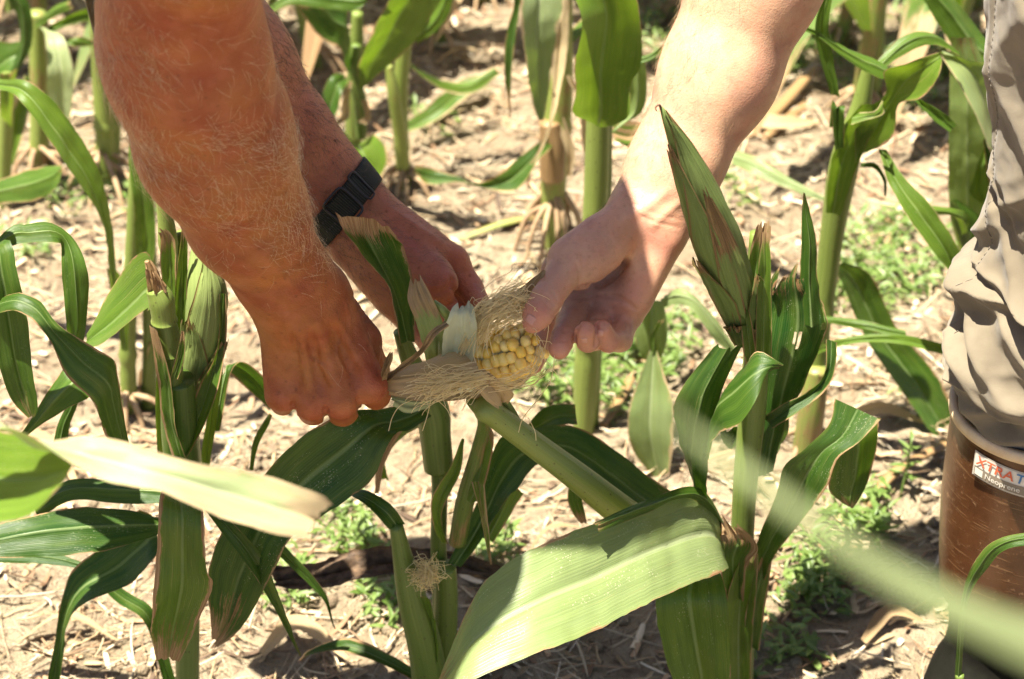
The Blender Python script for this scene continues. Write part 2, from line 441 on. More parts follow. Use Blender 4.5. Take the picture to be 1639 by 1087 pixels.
# flat leaf scraps
def scraps(n, seed):
    r = np.random.default_rng(seed); x = r.uniform(-.95, .95, n); y = r.uniform(1.3, 3.05, n)
    L = r.uniform(.008, .040, n); w = r.uniform(.002, .007, n); a = r.uniform(0, 6.28, n); u = np.linspace(-.5, .5, 5); q = np.array([-.5, 0, .5])
    lx = (L[:, None, None] * u[None, :, None]) + 0 * q; ly = w[:, None, None] * q[None, None] * (1 - 1.2 * u[None, :, None] ** 2) + 0 * u[None, :, None]
    lz = r.normal(0, 2.2, n)[:, None, None] * lx ** 2 / .04 * .25 + np.abs(ly) * r.uniform(-.8, .8, n)[:, None, None] + .004 + lx * r.normal(0, .25, n)[:, None, None]
    X = x[:, None, None] + lx * np.cos(a)[:, None, None] - ly * np.sin(a)[:, None, None]; Y = y[:, None, None] + lx * np.sin(a)[:, None, None] + ly * np.cos(a)[:, None, None]
    Z = ground_height(x, y)[:, None, None] + np.abs(lz)
    base = np.array([[.55, .42, .26], [.38, .25, .14], [.22, .13, .07], [.62, .52, .36], [.10, .065, .04], [.30, .22, .12]])
    c = base[r.integers(0, 6, n)] * r.uniform(.7, 1.1, n)[:, None]
    F = (grid_faces(5, 3)[None] + (np.arange(n) * 15)[:, None, None]).reshape(-1, 4)
    tag(mesh("leaf_scraps", np.stack([X, Y, Z], -1).reshape(-1, 3), F, M_STRAW, col=np.repeat(c, 15, axis=0)), "brown and tan dead leaf scraps lying among the straw", "leaf litter", None, "stuff")
scraps(5200, 14)
# soil clods
def clods(n, seed):
    r = np.random.default_rng(seed)
    ico = bpy.data.meshes.new("t")
    phi = (1 + 5 ** .5) / 2
    iv = norm(np.array([[-1, phi, 0], [1, phi, 0], [-1, -phi, 0], [1, -phi, 0], [0, -1, phi], [0, 1, phi], [0, -1, -phi], [0, 1, -phi], [phi, 0, -1], [phi, 0, 1], [-phi, 0, -1], [-phi, 0, 1]]))
    ifc = np.array([[0, 11, 5], [0, 5, 1], [0, 1, 7], [0, 7, 10], [0, 10, 11], [1, 5, 9], [5, 11, 4], [11, 10, 2], [10, 7, 6], [7, 1, 8], [3, 9, 4], [3, 4, 2], [3, 2, 6], [3, 6, 8], [3, 8, 9], [4, 9, 5], [2, 4, 11], [6, 2, 10], [8, 6, 7], [9, 8, 1]])
    bpy.data.meshes.remove(ico)
    x = r.uniform(-.95, .95, n); y = r.uniform(1.3, 3.05, n)
    s = .0012 + .0085 * r.random(n) ** 5
    V = iv[None] * s[:, None, None] * r.uniform(.65, 1.25, (n, 12, 1)) * np.stack([r.uniform(.8, 1.3, n), r.uniform(.8, 1.3, n), r.uniform(.5, .9, n)], -1)[:, None]
    V = V + np.stack([x, y, ground_height(x, y) + s * .25], -1)[:, None]
    F = (ifc[None] + (np.arange(n) * 12)[:, None, None]).reshape(-1, 3)
    tag(mesh("soil_clods", V.reshape(-1, 3), F, M_SOIL), "small loose clods of dry soil on the ground", "soil", None, "stuff")
clods(9000, 9)

# ---- fallen pieces that can be told apart
def fallen(name, pts, rad, mat, label, cat, up=0.006, flat=.6, props=None, group=None):
    P = np.array([on_ground(a, b, up + c) for a, b, c in pts])
    o = tube(name, P, rad, mat, None, 10, 14, flat, props)
    return tag(o, label, cat, group)
DRYS = dict(tint=.9, brown=.75)
fallen("fallen_stalk", [(1195, 222, 0), (1250, 180, .012), (1305, 128, .02)], [.008, .0095, .008], M_STALK, "dry tan corn stalk lying on the soil right of the pale forearm", "fallen stalk", props=DRYS)
fallen("fallen_stalk", [(1225, 232, .01), (1262, 190, .0), (1290, 168, .0)], [.006, .007, .006], M_STALK, "shorter dry stalk piece beside the long one behind the pale forearm", "fallen stalk", props=DRYS)
fallen("fallen_stalk", [(735, 388, 0), (800, 375, .004), (880, 360, .010)], [.004, .0055, .005], M_STALK, "thin straw coloured stalk on the soil left of the brown stalk roots", "fallen stalk", props=dict(tint=1, brown=.45))
fallen("fallen_stalk", [(1385, 822, 0), (1430, 785, .008), (1520, 735, .01)], [.006, .007, .006], M_STALK, "dark brown stem lying in shade left of the brown boot", "fallen stalk", props=dict(tint=.5, brown=1))
fallen("fallen_stalk", [(965, 690, .0), (990, 655, .008), (1010, 625, .012)], [.004, .0055, .005], M_STALK, "tan stalk piece leaning beside the yellowing corn stalk base", "fallen stalk", props=DRYS)
# ---- weeds
M_WEED = None
def weed_material():
    s = NT("weed_leaf")
    rnd = s.n("ObjectInfo").outputs["Random"]
    nz = s.noise(s.geo(), 60.0, 3)
    c = s.mix(s.ss(nz, .3, .7), (0.095, 0.165, 0.03), (0.19, 0.26, 0.075))
    s.set(Base_Color=c, Roughness=.45)
    tr = s.n("BsdfTranslucent"); tr.inputs[0].default_value = (.26, .40, .06, 1)
    mx = s.n("MixShader"); mx.inputs[0].default_value = .35
    s.l(s.b.outputs[0], mx.inputs[1]); s.l(tr.outputs[0], mx.inputs[2]); s.l(mx.outputs[0], s.out.inputs[0])
    return s.m
M_WEED = weed_material()
def leaflet(L=1.0, w=.30, nv=7):
    t = np.linspace(0, 1, nv); ww = w * np.sin(np.pi * np.clip(t, .02, .985) ** .8) ** .8 * .5
    u = np.array([-1, -.5, 0, .5, 1])
    x = L * t[:, None] + 0 * u; y = ww[:, None] * u; z = -.22 * L * t[:, None] ** 2 + .35 * np.abs(y)
    return np.stack([x, y, z], -1).reshape(-1, 3), grid_faces(nv, 5)
LV, LF = leaflet()
def leaf_xf(pos, az, tilt, size, roll=0.0):
    return Matrix.Translation(Vector(pos)) @ Matrix.Rotation(az, 4, 'Z') @ Matrix.Rotation(-tilt, 4, 'Y') @ Matrix.Rotation(roll, 4, 'X') @ Matrix.Scale(size, 4)
def weed_mass(patches, seed, name, label):
    r = np.random.default_rng(seed); VV = []; FF = []; k = 0
    for px, py, rx, ry, n in patches:
        for i in range(n):
            a, q = r.uniform(0, 2 * math.pi), math.sqrt(r.random())
            p = G(px + rx * q * math.cos(a), py + ry * q * math.sin(a))
            h = gz(p[0], p[1])
            for j in range(r.integers(2, 7)):
                sz = r.uniform(.005, .021)
                pos = np.array([p[0] + r.normal(0, .009), p[1] + r.normal(0, .009), h + r.uniform(.002, .026)])
                m = np.array(leaf_xf(pos, r.uniform(0, 6.28), r.uniform(-.1, .9), sz, r.normal(0, .3)))
                VV.append(LV @ m[:3, :3].T + m[:3, 3]); FF.append(LF + k); k += len(LV)
    tag(mesh(name, np.vstack(VV), np.vstack(FF), M_WEED), label, "ground cover", None, "stuff")
weed_mass([(1420, 420, 110, 70, 150), (1385, 470, 90, 45, 40), (1300, 60, 70, 60, 110), (1440, 130, 90, 60, 90), (1060, 60, 60, 50, 60), (1490, 40, 60, 50, 40),
           (1010, 590, 75, 32, 52), (900, 610, 80, 45, 60), (1060, 545, 60, 40, 30), (960, 640, 60, 25, 30), (1375, 835, 50, 38, 30), (1295, 900, 40, 30, 26), (1290, 960, 55, 40, 34), (1330, 940, 40, 40, 16), (560, 850, 60, 40, 40), (620, 950, 40, 50, 36),
           (470, 950, 45, 40, 26), (790, 880, 30, 30, 14), (110, 320, 60, 20, 24), (50, 400, 40, 16, 14), (230, 330, 40, 20, 16), (480, 650, 40, 10, 6), (1300, 510, 30, 20, 12), (1190, 330, 20, 10, 8), (690, 210, 30, 12, 8), (1250, 1040, 50, 22, 18), (1440, 640, 20, 14, 5), (1150, 300, 16, 12, 8)],
          21, "ground_weeds", "low green weeds and seedlings spreading over the soil")
weed_leaf_me = bpy.data.meshes.new("weed_leaf"); weed_leaf_me.from_pydata([tuple(v) for v in LV], [], [tuple(f) for f in LF.tolist()])
weed_leaf_me.polygons.foreach_set("use_smooth", np.ones(len(weed_leaf_me.polygons), dtype=bool)); weed_leaf_me.materials.append(M_WEED)
def weed(px, py, h, n, size, label, seed, lean=(0, 0)):
    r = np.random.default_rng(seed); b = on_ground(px, py, -.002)
    e = empty("weed_plant", b, label, "weed", "young weeds between the rows")
    top = b + np.array([lean[0], lean[1], h])
    mid = (b + top) / 2 + np.array([r.normal(0, .006), r.normal(0, .006), 0])
    tube("stem", [b, mid, top], [.0016, .0013, .0008], M_WEED, e, 6, 8)
    P = crom(np.array([b, mid, top]), 20)
    for i in range(n):
        t = i / max(1, n - 1); p = P[int(6 + t * 13)] if h > .03 else P[int(t * 19)]
        o = bpy.data.objects.new("leaf", weed_leaf_me); COL.objects.link(o); o.parent = e
        o.matrix_local = leaf_xf(p - b, i * 2.4 + r.uniform(-.3, .3), r.uniform(.05, .45) + .35 * t, size * r.uniform(.7, 1.1) * (1 - .35 * t), r.normal(0, .2))
weed(1440, 800, .075, 12, .022, "upright pale green weed sprig left of the brown boot", 1, (.004, .0))
weed(1395, 860, .030, 12, .034, "dark leafy weed in shade under the folded leaf", 2)
weed(1262, 945, .045, 14, .026, "weed with narrow leaves at the foot of the green ear plant", 3, (.01, .0))
weed(1300, 1050, .012, 8, .034, "flat rosette weed at the bottom right on bare soil", 4)
weed(1340, 905, .05, 12, .022, "leggy weed below the blurred foreground blade", 5, (.015, .0))
weed(575, 900, .05, 12, .024, "weed behind the brown dead leaf left of the central stalk", 6)
weed(800, 890, .05, 8, .030, "small upright weed right of the central stalk", 7, (.01, 0))
weed(640, 1010, .03, 9, .024, "weed beside the foot of the young silky ear", 8)
weed(1005, 580, .055, 16, .026, "bright weed under the pale hand's curled fingers", 9)
weed(870, 640, .06, 18, .028, "leafy weed behind the open corn ear", 10, (.01, .0))
weed(495, 960, .03, 9, .022, "small weed under the large dark hanging leaf", 12)
weed(1190, 1060, .02, 9, .024, "weed clump against the base of the green ear plant", 13)
# ================================================================== CORN PLANTS
UCOL = np.array([0, .035, .10, .20, .31, .41, .465, .5, .535, .59, .69, .80, .90, .965, 1.0])
def leaf_geo(st, fold=.10, wave=.018, freq=60., ragged=.05, crump=1.0, corr=0.0, torn=0.0, step=.005, seed=0, ucol=UCOL, rib=.0010, curl=0.0, rip=0, up=.75):
    """st: stations (lx,ly,rx,ry,Y[,dy]) : left/right edge pixels and forward distance, right edge dy farther"""
    r = np.random.default_rng(seed + 100)
    L = []; R = []
    for q in st:
        lx, ly, rx, ry, Y = q[:5]; dy = q[5] if len(q) > 5 else 0.0
        if len(q) < 6: dy = up * (W(rx, ry, Y)[2] - W(lx, ly, Y)[2])      # blades face the sky: the edge higher up lies farther back
        L.append(W(lx, ly, Y - dy / 2)); R.append(W(rx, ry, Y + dy / 2))
    L = np.array(L); R = np.array(R); M = (L + R) / 2
    ln = np.linalg.norm(np.diff(M, axis=0), axis=1).sum()
    n = int(max(12, min(140, ln / step)))
    X = crom(np.hstack([M, (R - L) / 2]), n); M = X[:, :3]; H = X[:, 3:]
    wd = np.linalg.norm(H, axis=1, keepdims=True) * 2
    T = norm(np.gradient(M, axis=0)); N = norm(np.cross(T, norm(H)))
    s = np.concatenate([[0], np.cumsum(np.linalg.norm(np.diff(M, axis=0), axis=1))])
    u = ucol[None, :, None]; c = 2 * u - 1
    jl = 1 - ragged * np.abs(2 * fbm(s * 45 + seed, s * 0 + 3.3, 4)) * 2; jr = 1 - ragged * np.abs(2 * fbm(s * 45 + seed, s * 0 + 9.7, 4)) * 2
    k = np.where(c < 0, jl[:, None, None], jr[:, None, None])
    P = M[:, None] + H[:, None] * c * k
    a = np.abs(c)
    off = fold * wd[:, None] * (a - .5) + curl * wd[:, None] * (c ** 2 - .3)
    ph = r.uniform(0, 6.28, 2)
    wv = np.where(c < 0, np.sin(s * freq + ph[0])[:, None, None], np.sin(s * freq * 1.13 + ph[1])[:, None, None])
    off = off + wave * wd[:, None] * a ** 2.5 * wv + .004 * fbm(s * 25 + seed, s * 0, 3)[:, None, None] * (1 + 0 * c)
    nn = fbm((s[:, None] * 60 + seed) + 0 * ucol[None], ucol[None] * 7 + 0 * s[:, None], 3)[:, :, None] * .0035 * crump + corr * np.sin(c * 17 + 3 * fbm(s * 30, s * 0 + 2, 2)[:, None, None])
    off = off + nn - rib * np.exp(-(c / .09) ** 2)
    P = P + N[:, None] * off
    if torn > 0:   # ragged end
        jag = torn * (vnoise(ucol * 9 + seed, ucol * 0 + 1.5) - .2)
        wgt = np.clip((np.linspace(0, 1, n) - .72) / .28, 0, 1) ** 1.5
        P = P - T[:, None] * (wgt[:, None] * jag[None, :])[:, :, None]
    nu = len(ucol)
    uv = np.stack(np.broadcast_arrays(ucol[None, :], s[:, None]), -1).reshape(-1, 2)
    uv2 = np.stack(np.broadcast_arrays(np.linspace(0, 1, n)[:, None] + 0 * ucol[None], wd), -1).reshape(-1, 2)
    F = grid_faces(n, nu)
    if rip:        # slits torn along the veins from the end
        keep = np.ones(len(F), bool); FI = F[:, 0]
        for q in range(rip):
            col = r.integers(1, nu - 2); v0 = r.uniform(.55, .85)
            keep &= ~(((FI % nu) == col) & ((FI // nu) > v0 * n) & ((FI // nu) < (v0 + r.uniform(.06, .14)) * n))
        F = F[keep]
    return P.reshape(-1, 3), F, uv, uv2
_seed = [0]
def leaf(par, st, tint=.3, dry=0.0, tipdry=0.0, brown=0.0, pale=0.0, speck=.2, name="leaf", mat=None, white=0.0, label=None, **kw):
    _seed[0] += 1
    V, F, uv, uv2 = leaf_geo(st, seed=_seed[0], **kw)
    _r = np.random.default_rng(_seed[0] + 900)
    if mat is None: dry += _r.uniform(0, .12); tipdry += _r.uniform(-.12, .09); tipdry = max(0., tipdry); tint += _r.uniform(-.02, .14)
    o = mesh(name, V, F, mat or M_LEAF, par, uv=uv, uv2=uv2, props=dict(tint=tint, dry=dry, tipdry=tipdry, brown=brown, pale=pale, speck=speck, white=white))
    if label: o["label"] = label
    return o
def stalk(par, pts, tint=.4, brown=0.0, name="stalk", sides=16, nodes=(), label=None):
    """pts: (px,py,Y,half-width px)"""
    P = []; R = []
    for px, py, Y, hw in pts:
        p = W(px, py, Y); d = np.dot(p - EYE, FW); P.append(p); R.append(hw * d / FPX)
    PR = crom(np.hstack([np.array(P), np.array(R)[:, None]]), 60)
    rad = PR[:, 3]
    for f in nodes:
        rad = rad * (1 + .20 * np.exp(-((np.linspace(0, 1, 60) - f) / .012) ** 2) - .06 * np.exp(-((np.linspace(0, 1, 60) - f - .03) / .02) ** 2))
    V, F, uv = tube_geo(PR[:, :3], rad, sides)
    o = mesh(name, V, F, M_STALK, par, uv=uv, props=dict(tint=tint, brown=brown))
    if label: o["label"] = label
    return o
def plant(px, py, Y, label, name="corn_plant", group="corn plants in the field"):
    p = W(px, py, Y) if Y else G(px, py)
    return empty(name, (p[0], p[1], gz(p[0], p[1])), label, "corn plant", group)
def ground_Y(px, py): return G(px, py)[1]
def roots(par, px, py, n, seed, r0=.010, hgt=.05, spread=.045, R=None):
    r = np.random.default_rng(seed); b = G(px, py); R = R or .0034
    for i in range(n):
        a = 6.283 * i / n + r.uniform(-.25, .25); s = spread * r.uniform(.7, 1.25)
        d = np.array([math.cos(a), math.sin(a), 0])
        p = [b + d * r0 + np.array([0, 0, hgt * r.uniform(.7, 1.1)]), b + d * (r0 + s * .55) + np.array([0, 0, hgt * .55]), b + d * (r0 + s) + np.array([0, 0, -.012])]
        tube("brace_root", p, [R, R * .95, R * .6], M_ROOT, par, 7, 9)

# ---------------------------------------------------------------- central plant with the opened ear
PA = plant(700, 1200, 1.38, "central corn plant whose ear is being peeled open by three hands")
stalk(PA, [(640, 530, 1.385, 11), (662, 590, 1.385, 18), (690, 648, 1.385, 27), (697, 700, 1.385, 25), (702, 748, 1.385, 24)], .32, .05, "sheath")
stalk(PA, [(690, 640, 1.386, 14), (703, 760, 1.386, 13), (702, 880, 1.385, 13), (706, 1000, 1.385, 14), (702, 1215, 1.38, 15)], .22, .22, nodes=(.48,))
stalk(PA, [(712, 906, 1.37, 18), (714, 960, 1.37, 19), (710, 1060, 1.37, 20), (706, 1215, 1.37, 21)], .40, .02, "sheath")
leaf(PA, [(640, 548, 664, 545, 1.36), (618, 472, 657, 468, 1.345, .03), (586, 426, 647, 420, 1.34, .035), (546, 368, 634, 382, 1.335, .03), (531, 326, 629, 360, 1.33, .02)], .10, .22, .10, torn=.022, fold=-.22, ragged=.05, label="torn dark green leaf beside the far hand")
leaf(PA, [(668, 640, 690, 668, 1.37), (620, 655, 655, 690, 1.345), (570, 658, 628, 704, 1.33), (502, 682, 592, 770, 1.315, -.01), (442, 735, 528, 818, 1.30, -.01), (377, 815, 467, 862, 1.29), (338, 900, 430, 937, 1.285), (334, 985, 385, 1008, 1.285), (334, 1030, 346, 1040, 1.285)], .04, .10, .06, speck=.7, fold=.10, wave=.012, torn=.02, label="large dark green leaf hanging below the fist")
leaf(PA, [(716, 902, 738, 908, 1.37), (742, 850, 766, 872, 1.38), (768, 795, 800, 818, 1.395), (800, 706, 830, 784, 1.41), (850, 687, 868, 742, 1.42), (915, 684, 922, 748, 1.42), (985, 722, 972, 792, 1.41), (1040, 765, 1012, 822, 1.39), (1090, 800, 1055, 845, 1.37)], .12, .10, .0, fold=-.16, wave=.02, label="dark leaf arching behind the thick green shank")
leaf(PA, [(836, 692, 852, 692, 1.46), (862, 662, 880, 690, 1.455), (886, 649, 902, 682, 1.45), (920, 648, 924, 682, 1.45)], .18, .1, fold=-.2)
stalk(PA, [(768, 647, 1.315, 15), (775, 652, 1.316, 21), (781, 657, 1.317, 22), (790, 663, 1.318, 20.5), (850, 708, 1.325, 21), (920, 760, 1.335, 23), (990, 815, 1.345, 26), (1040, 850, 1.36, 26)], .85, -.2, "ear_shank", label="thick smooth green shank pointing down to the right")
stalk(PA, [(757, 640, 1.335, 12), (775, 672, 1.35, 11), (765, 720, 1.365, 11), (745, 800, 1.37, 15), (732, 868, 1.375, 14)], .35, .42, "ear_shank", label="dried brownish olive shank beside the stalk")
leaf(PA, [(738, 702, 743, 705, 1.36), (721, 748, 737, 756, 1.355), (695, 790, 716, 800, 1.35), (692, 826, 708, 832, 1.352), (708, 868, 720, 872, 1.36)], .75, .2, brown=.15, name="sheath_strip", fold=.3)
leaf(PA, [(755, 770, 776, 775, 1.35), (765, 810, 778, 806, 1.345), (775, 860, 783, 858, 1.345), (784, 904, 787, 903, 1.345)], .6, .5, .3, brown=.5, pale=.4, name="sheath_strip", fold=.3)
leaf(PA, [(742, 800, 765, 806, 1.36), (752, 770, 778, 772, 1.36), (766, 700, 790, 706, 1.375), (772, 672, 782, 676, 1.38)], .6, .4, .35, brown=.3, name="sheath_strip", fold=.35, torn=.01)
leaf(PA, [(770, 860, 790, 868, 1.385), (792, 810, 818, 822, 1.40), (806, 770, 842, 782, 1.405)], .45, .3, brown=.1, name="sheath_strip", fold=.2, torn=.012)
stalk(PA, [(634, 840, 1.335, 11), (642, 880, 1.335, 15), (660, 960, 1.335, 24), (684, 1060, 1.34, 28), (694, 1215, 1.355, 24)], .34, -.05, "young_ear", label="young green ear with a tuft of silk near the ground")
leaf(PA, [(622, 846, 648, 838, 1.333), (600, 822, 632, 814, 1.335), (570, 800, 602, 793, 1.345), (540, 792, 565, 784, 1.36)], .10, .05, fold=-.25)
leaf(PA, [(676, 950, 694, 968, 1.325), (680, 985, 698, 1000, 1.327), (690, 1050, 704, 1060, 1.33)][::-1], .75, name="sheath_strip", fold=-.3)
leaf(PA, [(664, 1090, 676, 1078, 1.36), (612, 1066, 622, 1047, 1.37), (548, 1046, 562, 1024, 1.385), (497, 1051, 503, 1038, 1.395), (478, 1064, 481, 1056, 1.40)], .15, .35, .25, fold=-.3, ragged=.08)
leaf(PA, [(812, 915, 800, 945, 1.45), (765, 893, 768, 928, 1.445), (705, 880, 705, 918, 1.44), (640, 876, 640, 925, 1.435), (565, 884, 570, 933, 1.43), (500, 903, 508, 945, 1.425), (430, 908, 430, 944, 1.42)], brown=1.0, name="dead_leaf", mat=M_DEAD, crump=4, corr=.0016, fold=.25, wave=.09, ragged=.2, torn=.012, label="dark brown dead leaf stretched behind the stalk")
leaf(PA, [(640, 668, 655, 676, 1.42), (622, 700, 634, 706, 1.43), (604, 740, 616, 745, 1.44), (600, 790, 607, 792, 1.44)], brown=.8, pale=.2, name="dead_leaf", fold=.3)
leaf(PA, [(612, 765, 624, 770, 1.50), (604, 730, 618, 732, 1.49), (640, 690, 646, 700, 1.46), (676, 668, 680, 680, 1.42)][::-1], .7, .3, brown=.2, fold=.3)
leaf(PA, [(920, 745, 938, 750, 1.43), (908, 790, 932, 792, 1.425), (915, 815, 938, 820, 1.425), (930, 838, 940, 838, 1.425)], .3, .3, .3, fold=.3)
# tuft of silk on the young ear
def silk_tuft(par, c, n, rad, seed, name="silk"):
    r = np.random.default_rng(seed); m = 9; t = np.linspace(0, 1, m)[None, :, None]
    d0 = norm(r.normal(size=(n, 3)) + np.array([0, -.8, .2])); d1 = norm(r.normal(size=(n, 3))); d2 = norm(r.normal(size=(n, 3)) + np.array([0, 0, -.5]))
    P = c + rad * (d0[:, None] * np.sin(t * 2.2) * .9 + d1[:, None] * np.sin(t * 3.9) * .55 + d2[:, None] * t ** 2 * .8)
    V, F = strands_geo(P, np.full(m, .00028), 3)
    return tag(mesh(name, V, F, M_SILK, par), None, None, None, "stuff")
silk_tuft(PA, W(681, 912, 1.325), 130, .013, 4)

# ---------------------------------------------------------------- left plant
PB = plant(300, 1230, 1.38, "left corn plant with a husked ear and banded broken shoot")
stalk(PB, [(262, 300, 1.40, 12), (264, 340, 1.40, 13), (268, 376, 1.40, 14), (280, 520, 1.40, 17), (288, 640, 1.395, 24), (298, 760, 1.39, 26), (300, 900, 1.39, 20), (300, 1240, 1.38, 19)], .75, .12, nodes=(.08, .6))
stalk(PB, [(292, 372, 1.41, 9), (286, 420, 1.41, 11), (284, 520, 1.41, 13)], .65, 0, "sheath")
leaf(PB, [(262, 600, 290, 600, 1.385), (262, 480, 286, 490, 1.385), (258, 420, 284, 432, 1.385), (256, 380, 280, 380, 1.385), (246, 362, 262, 360, 1.385)], .7, .3, .18, name="sheath", fold=-.3, torn=.012)
leaf(PB, [(278, 600, 300, 600, 1.38), (280, 470, 300, 470, 1.38), (286, 400, 300, 396, 1.38), (290, 368, 296, 366, 1.38)], .6, .2, .1, name="sheath", fold=-.3)
leaf(PB, [(236, 468, 262, 462, 1.343), (233, 440, 254, 436, 1.343), (230, 418, 240, 412, 1.345)], brown=1.0, name="sheath_strip", fold=-.3, torn=.012, ragged=.15, crump=3)
leaf(PB, [(246, 470, 268, 466, 1.340), (244, 448, 258, 446, 1.340), (240, 428, 248, 426, 1.343)], brown=1.0, name="sheath_strip", fold=-.3, torn=.01, ragged=.2, crump=3)
stalk(PB, [(235, 418, 1.345, 4), (243, 440, 1.345, 8), (256, 462, 1.345, 12)], .2, .95, "shoot_tip", label="dried brown tip of the banded shoot")
stalk(PB, [(250, 462, 1.345, 17), (258, 480, 1.345, 21), (262, 506, 1.345, 20), (263, 514, 1.345, 22)], .6, .05, "shoot_segment")
stalk(PB, [(262, 512, 1.347, 18), (267, 535, 1.347, 21), (271, 556, 1.347, 20), (272, 564, 1.347, 22)], .40, .1, "shoot_segment")
stalk(PB, [(270, 560, 1.350, 17), (273, 580, 1.350, 19), (275, 610, 1.350, 19), (278, 640, 1.35, 20)], .35, .12, "shoot_segment")
stalk(PB, [(284, 606, 1.352, 27), (286, 660, 1.354, 29), (290, 720, 1.36, 30), (298, 800, 1.37, 27)], .15, .18, "sheath", label="dark olive sheath below the banded shoot")
leaf(PB, [(278, 726, 300, 732, 1.335), (262, 670, 286, 690, 1.335), (252, 590, 275, 605, 1.335), (240, 520, 256, 540, 1.335)], .3, .6, .3, brown=.25, name="sheath_strip", fold=-.25)
leaf(PB, [(272, 606, 285, 606, 1.333), (282, 570, 296, 572, 1.333), (290, 530, 295, 530, 1.333)], .4, .5, .3, brown=.4, name="sheath_strip", fold=-.3)
# husked ear of the left plant: overlapping husk leaves around a spindle
def husk_ear(par, path, n_husk, seed, tint, tips, name="corn_ear", white=0, spin=0.0, label=None):
    """path: (px,py,Y,half width px) from butt to tip; tips: per husk (start f, end f, tipdry, angle, span)"""
    P = []; R = []
    for px, py, Y, hw in path:
        p = W(px, py, Y); P.append(p); R.append(hw * np.dot(p - EYE, FW) / FPX)
    PR = crom(np.hstack([np.array(P), np.array(R)[:, None]]), 60)
    V, F, uv = tube_geo(PR[:, :3], PR[:, 3] * .93, 28)
    core = mesh(name, V, F, M_HUSK, par, uv=uv, uv2=np.stack([np.concatenate([np.repeat(np.linspace(0, .5, 60), 28), [0, 1]]), np.zeros(len(V))], -1), props=dict(tint=tint, white=white, tipdry=0, dry=0, brown=0, pale=0))
    if label: core["label"] = label
    T = norm(np.gradient(PR[:, :3], axis=0))
    view = norm(EYE - PR[:, :3]); Nx = norm(view - T * (view * T).sum(1, keepdims=True)); B = np.cross(T, Nx)
    r = np.random.default_rng(seed)
    for k, (f0, f1, td, ang, span, lift, br, tn) in enumerate(tips):
        n = 46; nu = 17
        f = np.linspace(f0, f1, n); idx = np.clip(f * 59, 0, 59)
        i0 = np.floor(idx).astype(int); i1 = np.minimum(i0 + 1, 59); w = (idx - i0)[:, None]
        ip = lambda A: A[i0] * (1 - w) + A[i1] * w
        c, rr, nx, b = ip(PR[:, :3]), ip(PR[:, 3:4])[:, 0], norm(ip(Nx)), norm(ip(B))
        s = np.linspace(0, 1, n)
        wid = span * np.clip(np.minimum(1, (1.06 - s) * 1.9) ** .7, .12, 1) 
        tt = np.linspace(-1, 1, nu)
        A = ang + wid[:, None] * tt[None, :] * .5
        rad = rr[:, None] * (1.0 + .02 * k) + lift * (s[:, None] ** 5) + .0009 * np.sin(tt[None, :] * 22 + k) + .0012 * np.abs(tt[None, :]) ** 8 + .003 * fbm(s[:, None] * 6 + k * 9, tt[None, :] * 3, 3)
        jag = 1 - .08 * (vnoise(tt * 6 + seed + k * 7, tt * 0) - .3) * 1.0
        Vv = c[:, None] + rad[:, :, None] * (np.cos(A)[:, :, None] * nx[:, None] + np.sin(A)[:, :, None] * b[:, None])
        Tt = norm(np.gradient(c, axis=0))
        Vv = Vv + Tt[:, None] * ((s[:, None] ** 8) * (jag[None, :] - 1) * .25)[:, :, None] 
        uvv = np.stack(np.broadcast_arrays(((tt + 1) / 2)[None, :], (s * .15)[:, None]), -1).reshape(-1, 2)
        uv2 = np.stack(np.broadcast_arrays(s[:, None] + 0 * tt[None], s[:, None] * 0), -1).reshape(-1, 2)
        mesh("husk", Vv.reshape(-1, 3), grid_faces(n, nu), M_HUSK, core, uv=uvv, uv2=uv2, props=dict(tint=tn, tipdry=td, dry=.25, brown=br, pale=0, white=0))
    return core
husk_ear(PB, [(310, 640, 1.40, 14), (318, 600, 1.39, 26), (326, 540, 1.385, 33), (328, 470, 1.385, 33), (324, 420, 1.39, 24), (318, 378, 1.395, 8)], 3, 5, .85,
         [(0.0, .95, .05, .5, 3.2, .001, 0, .85), (.0, .62, .1, -.7, 2.4, .003, 0, .70), (.0, .5, .12, .9, 1.8, .004, .05, .60)], label="light green striped husk ear under the near forearm")
leaf(PB, [(352, 470, 362, 470, 1.375), (345, 560, 360, 545, 1.37), (318, 620, 350, 620, 1.36), (300, 670, 328, 680, 1.352), (284, 722, 300, 735, 1.345)], .30, .35, fold=.2, name="sheath")
leaf(PB, [(252, 590, 262, 590, 1.41), (248, 640, 264, 640, 1.41), (252, 730, 268, 730, 1.41)], .85, name="sheath", fold=.1)
leaf(PB, [(340, 600, 358, 580, 1.42), (332, 660, 350, 650, 1.42), (322, 730, 338, 735, 1.42), (318, 800, 330, 800, 1.42)], .85, name="sheath", fold=.15)
leaf(PB, [(252, 450, 240, 500, 1.40), (243, 404, 239, 498, 1.42), (202, 442, 190, 543, 1.43), (176, 474, 163, 560, 1.43), (160, 505, 148, 558, 1.43), (140, 535, 134, 556, 1.43)], .42, .06, fold=.18, wave=.02)
leaf(PB, [(268, 770, 320, 770, 1.34), (256, 794, 326, 814, 1.22), (249, 900, 332, 906, 1.20), (243, 960, 340, 935, 1.20), (241, 1012, 312, 1010, 1.21), (250, 1056, 288, 1060, 1.215)], .50, .30, .10, fold=.10, wave=.015, ragged=.06, torn=.01, label="hanging leaf with brown edges in front of the left stalk")
leaf(PB, [(262, 850, 260, 828, 1.36), (255, 854, 255, 826, 1.35), (180, 878, 180, 810, 1.335), (100, 888, 100, 812, 1.325), (0, 892, 0, 838, 1.315), (-80, 900, -80, 870, 1.31)], .10, .02, speck=.9, fold=.14)
